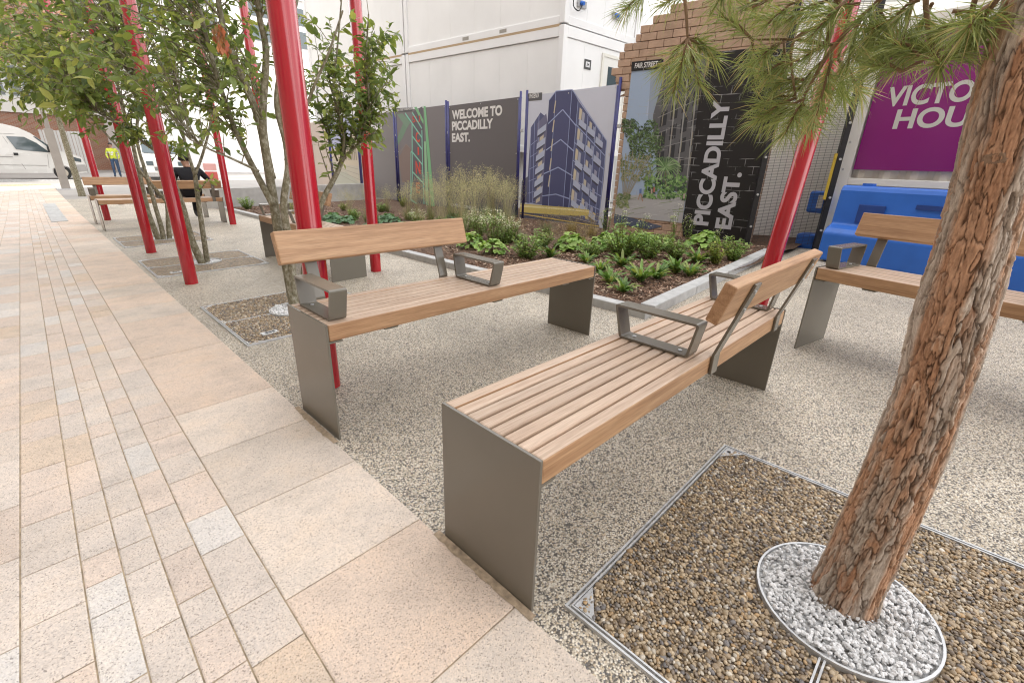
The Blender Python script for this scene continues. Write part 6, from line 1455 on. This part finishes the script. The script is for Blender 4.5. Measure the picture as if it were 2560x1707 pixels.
# white pick-up facing us, mostly behind leaves
TY = 29.0; a, b = ypt((368, 420), TY), ypt((440, 420), TY); wv = b[0]-a[0]; tr = thing("parked_van", "white van facing the camera, behind the stems of the three-stemmed tree", "van", ((a[0]+b[0])/2+.2, TY, g(0, 20)))
hw = max(wv/2, .85); m = MB(); pf = [(0, .4), (0, 1.05), (.15, 1.15), (.75, 1.25), (1.3, 1.95), (1.6, 2.05), (4.5, 2.05), (4.6, .4)]
vs = [(-hw, y_, z_) for y_, z_ in pf]+[(hw, y_, z_) for y_, z_ in pf]; n = len(pf)
m.add(vs, [(i, (i+1) % n, n+(i+1) % n, n+i) for i in range(n)]+[tuple(range(n-1, -1, -1)), tuple(range(n, 2*n))], (.8, .8, .78)); m.build("body", VANPAINT, tr, bevel=.06)
m = MB(); m.add([(-hw+.12, .80, 1.34), (hw-.12, .80, 1.34), (hw-.22, 1.26, 1.93), (-hw+.22, 1.26, 1.93)], [(0, 1, 2, 3)]); w_ = m.build("windscreen", GLASS, tr); w_.location = (0, -.03, .012)
for s in (-1, 1):
    m = MB(); m.box(s*(hw-.2)-.14, s*(hw-.2)+.14, -.02, .0, .78, .98); m.build("headlight", GLASS, tr, bevel=.01)
    for yy in (.85, 3.7):
        m = MB(); m.tube([(s*hw-.12, yy, .33), (s*hw+.02, yy, .33)], .33, 20); m.build("wheel", RUBBER, tr)
m = MB(); m.box(-.5, .5, -.03, -.001, .55, .72, (.12, .12, .12)); m.build("grille", PAINT, tr)
# red and white barrier at the right of the seated person
RBY = 22.0; a, b = ypt((511, 445), RBY), ypt((545, 445), RBY); za = ypt((525, 407), RBY)[2]; w_ = b[0]-a[0]; zb = g(0, 20)
rb = thing("road_barrier", "red and white plastic road barrier right of the seated person", "barrier", ((a[0]+b[0])/2, RBY, zb)); hz = za-zb; PINK = simple("faded_red_plastic", (.62, .12, .10), .5)
m = MB(); m.box(-w_/2-.3, w_/2+.1, -.08, .08, .12, hz); m.build("panel", PAINT, rb, bevel=.03)
for i in range(3): m = MB(); xk = -w_*.28+i*w_*.30; m.box(xk-.07, xk+.07, -.10, -.081, hz*.30, hz*.68); m.build("slot", PINK, rb)
m = MB(); m.box(-w_/2+.02, w_/2-.02, -.097, -.0805, hz*.74, hz*.97, (.75, .40, .37)); m.build("top_band", PAINT, rb)
for s in (-1, 1): m = MB(); m.box(s*w_*.35-.12, s*w_*.35+.12, -.3, .3, 0, .119); m.build("foot", RUBBER, rb)
# white building and more fencing behind the trees
wb = thing("white_building", "white rendered building seen in bright patches between the tree stems", "building", (8, 40, VZ)); O = tuple(wb.location)
m = MB(); m.box(4.2, 30, 40, 50, VZ-.3, 12, (.80, .79, .77)); m.build("wall", WHITEBUILD, wb, origin=O)
for i in range(5):
    for j2 in range(2): m = MB(); m.box(6+i*3.4, 7.6+i*3.4, 39.96, 39.998, 8.9+j2*1.5, 10+j2*1.5); m.build("window", GLASS, wb, origin=O)
m = MB(); m.box(4.1, 30.1, 39.8, 50.1, 12.003, 12.4, (.7, .7, .7)); m.build("roof_edge", WHITEBUILD, wb, origin=O)
# unseen tall block, added left of the lane to shade the seating area
of = thing("added_shade_block", "tall brick block added out of view left of the lane to shade the seating", "building", (-11, -10, 0)); O = tuple(of.location)
OFF = brick_mat("buff_brick", (.34, .26, .19), (.42, .33, .25), (.40, .37, .33), .22, .075, .012, axis='yz')
m = MB(); m.box(-16, -6.0, -45, 17.0, -1, 21); m.build("wall", OFF, of, origin=O)
for i in range(14):
    for j2 in range(5):
        m = MB(); m.box(-5.998, -5.95, -42+i*4.2, -40+i*4.2, 1+j2*3.9, 3.2+j2*3.9); m.build("window", GLASS, of, origin=O)
m = MB(); m.box(-16.2, -5.8, -45.2, 17.2, 21.003, 21.5, (.6, .6, .6)); m.build("parapet", WHITEBUILD, of, origin=O)
of2 = thing("added_shade_block", "second brick block added out of view farther up the lane to shade the van", "building", (-11, 37, 0)); O = tuple(of2.location)  # unseen block added to keep sun off the far van and brick facade
m = MB(); m.box(-16, -6.5, 27.5, 44.5, -1, 17); m.build("wall", OFF, of2, origin=O)
m = MB(); m.box(-16.2, -6.3, 27.3, 44.7, 17.003, 17.5, (.6, .6, .6)); m.build("parapet", WHITEBUILD, of2, origin=O)
for i in range(4):
    for j2 in range(4): m = MB(); m.box(-6.498, -6.45, 29+i*4, 31+i*4, 1+j2*3.9, 3.2+j2*3.9); m.build("window", GLASS, of2, origin=O)
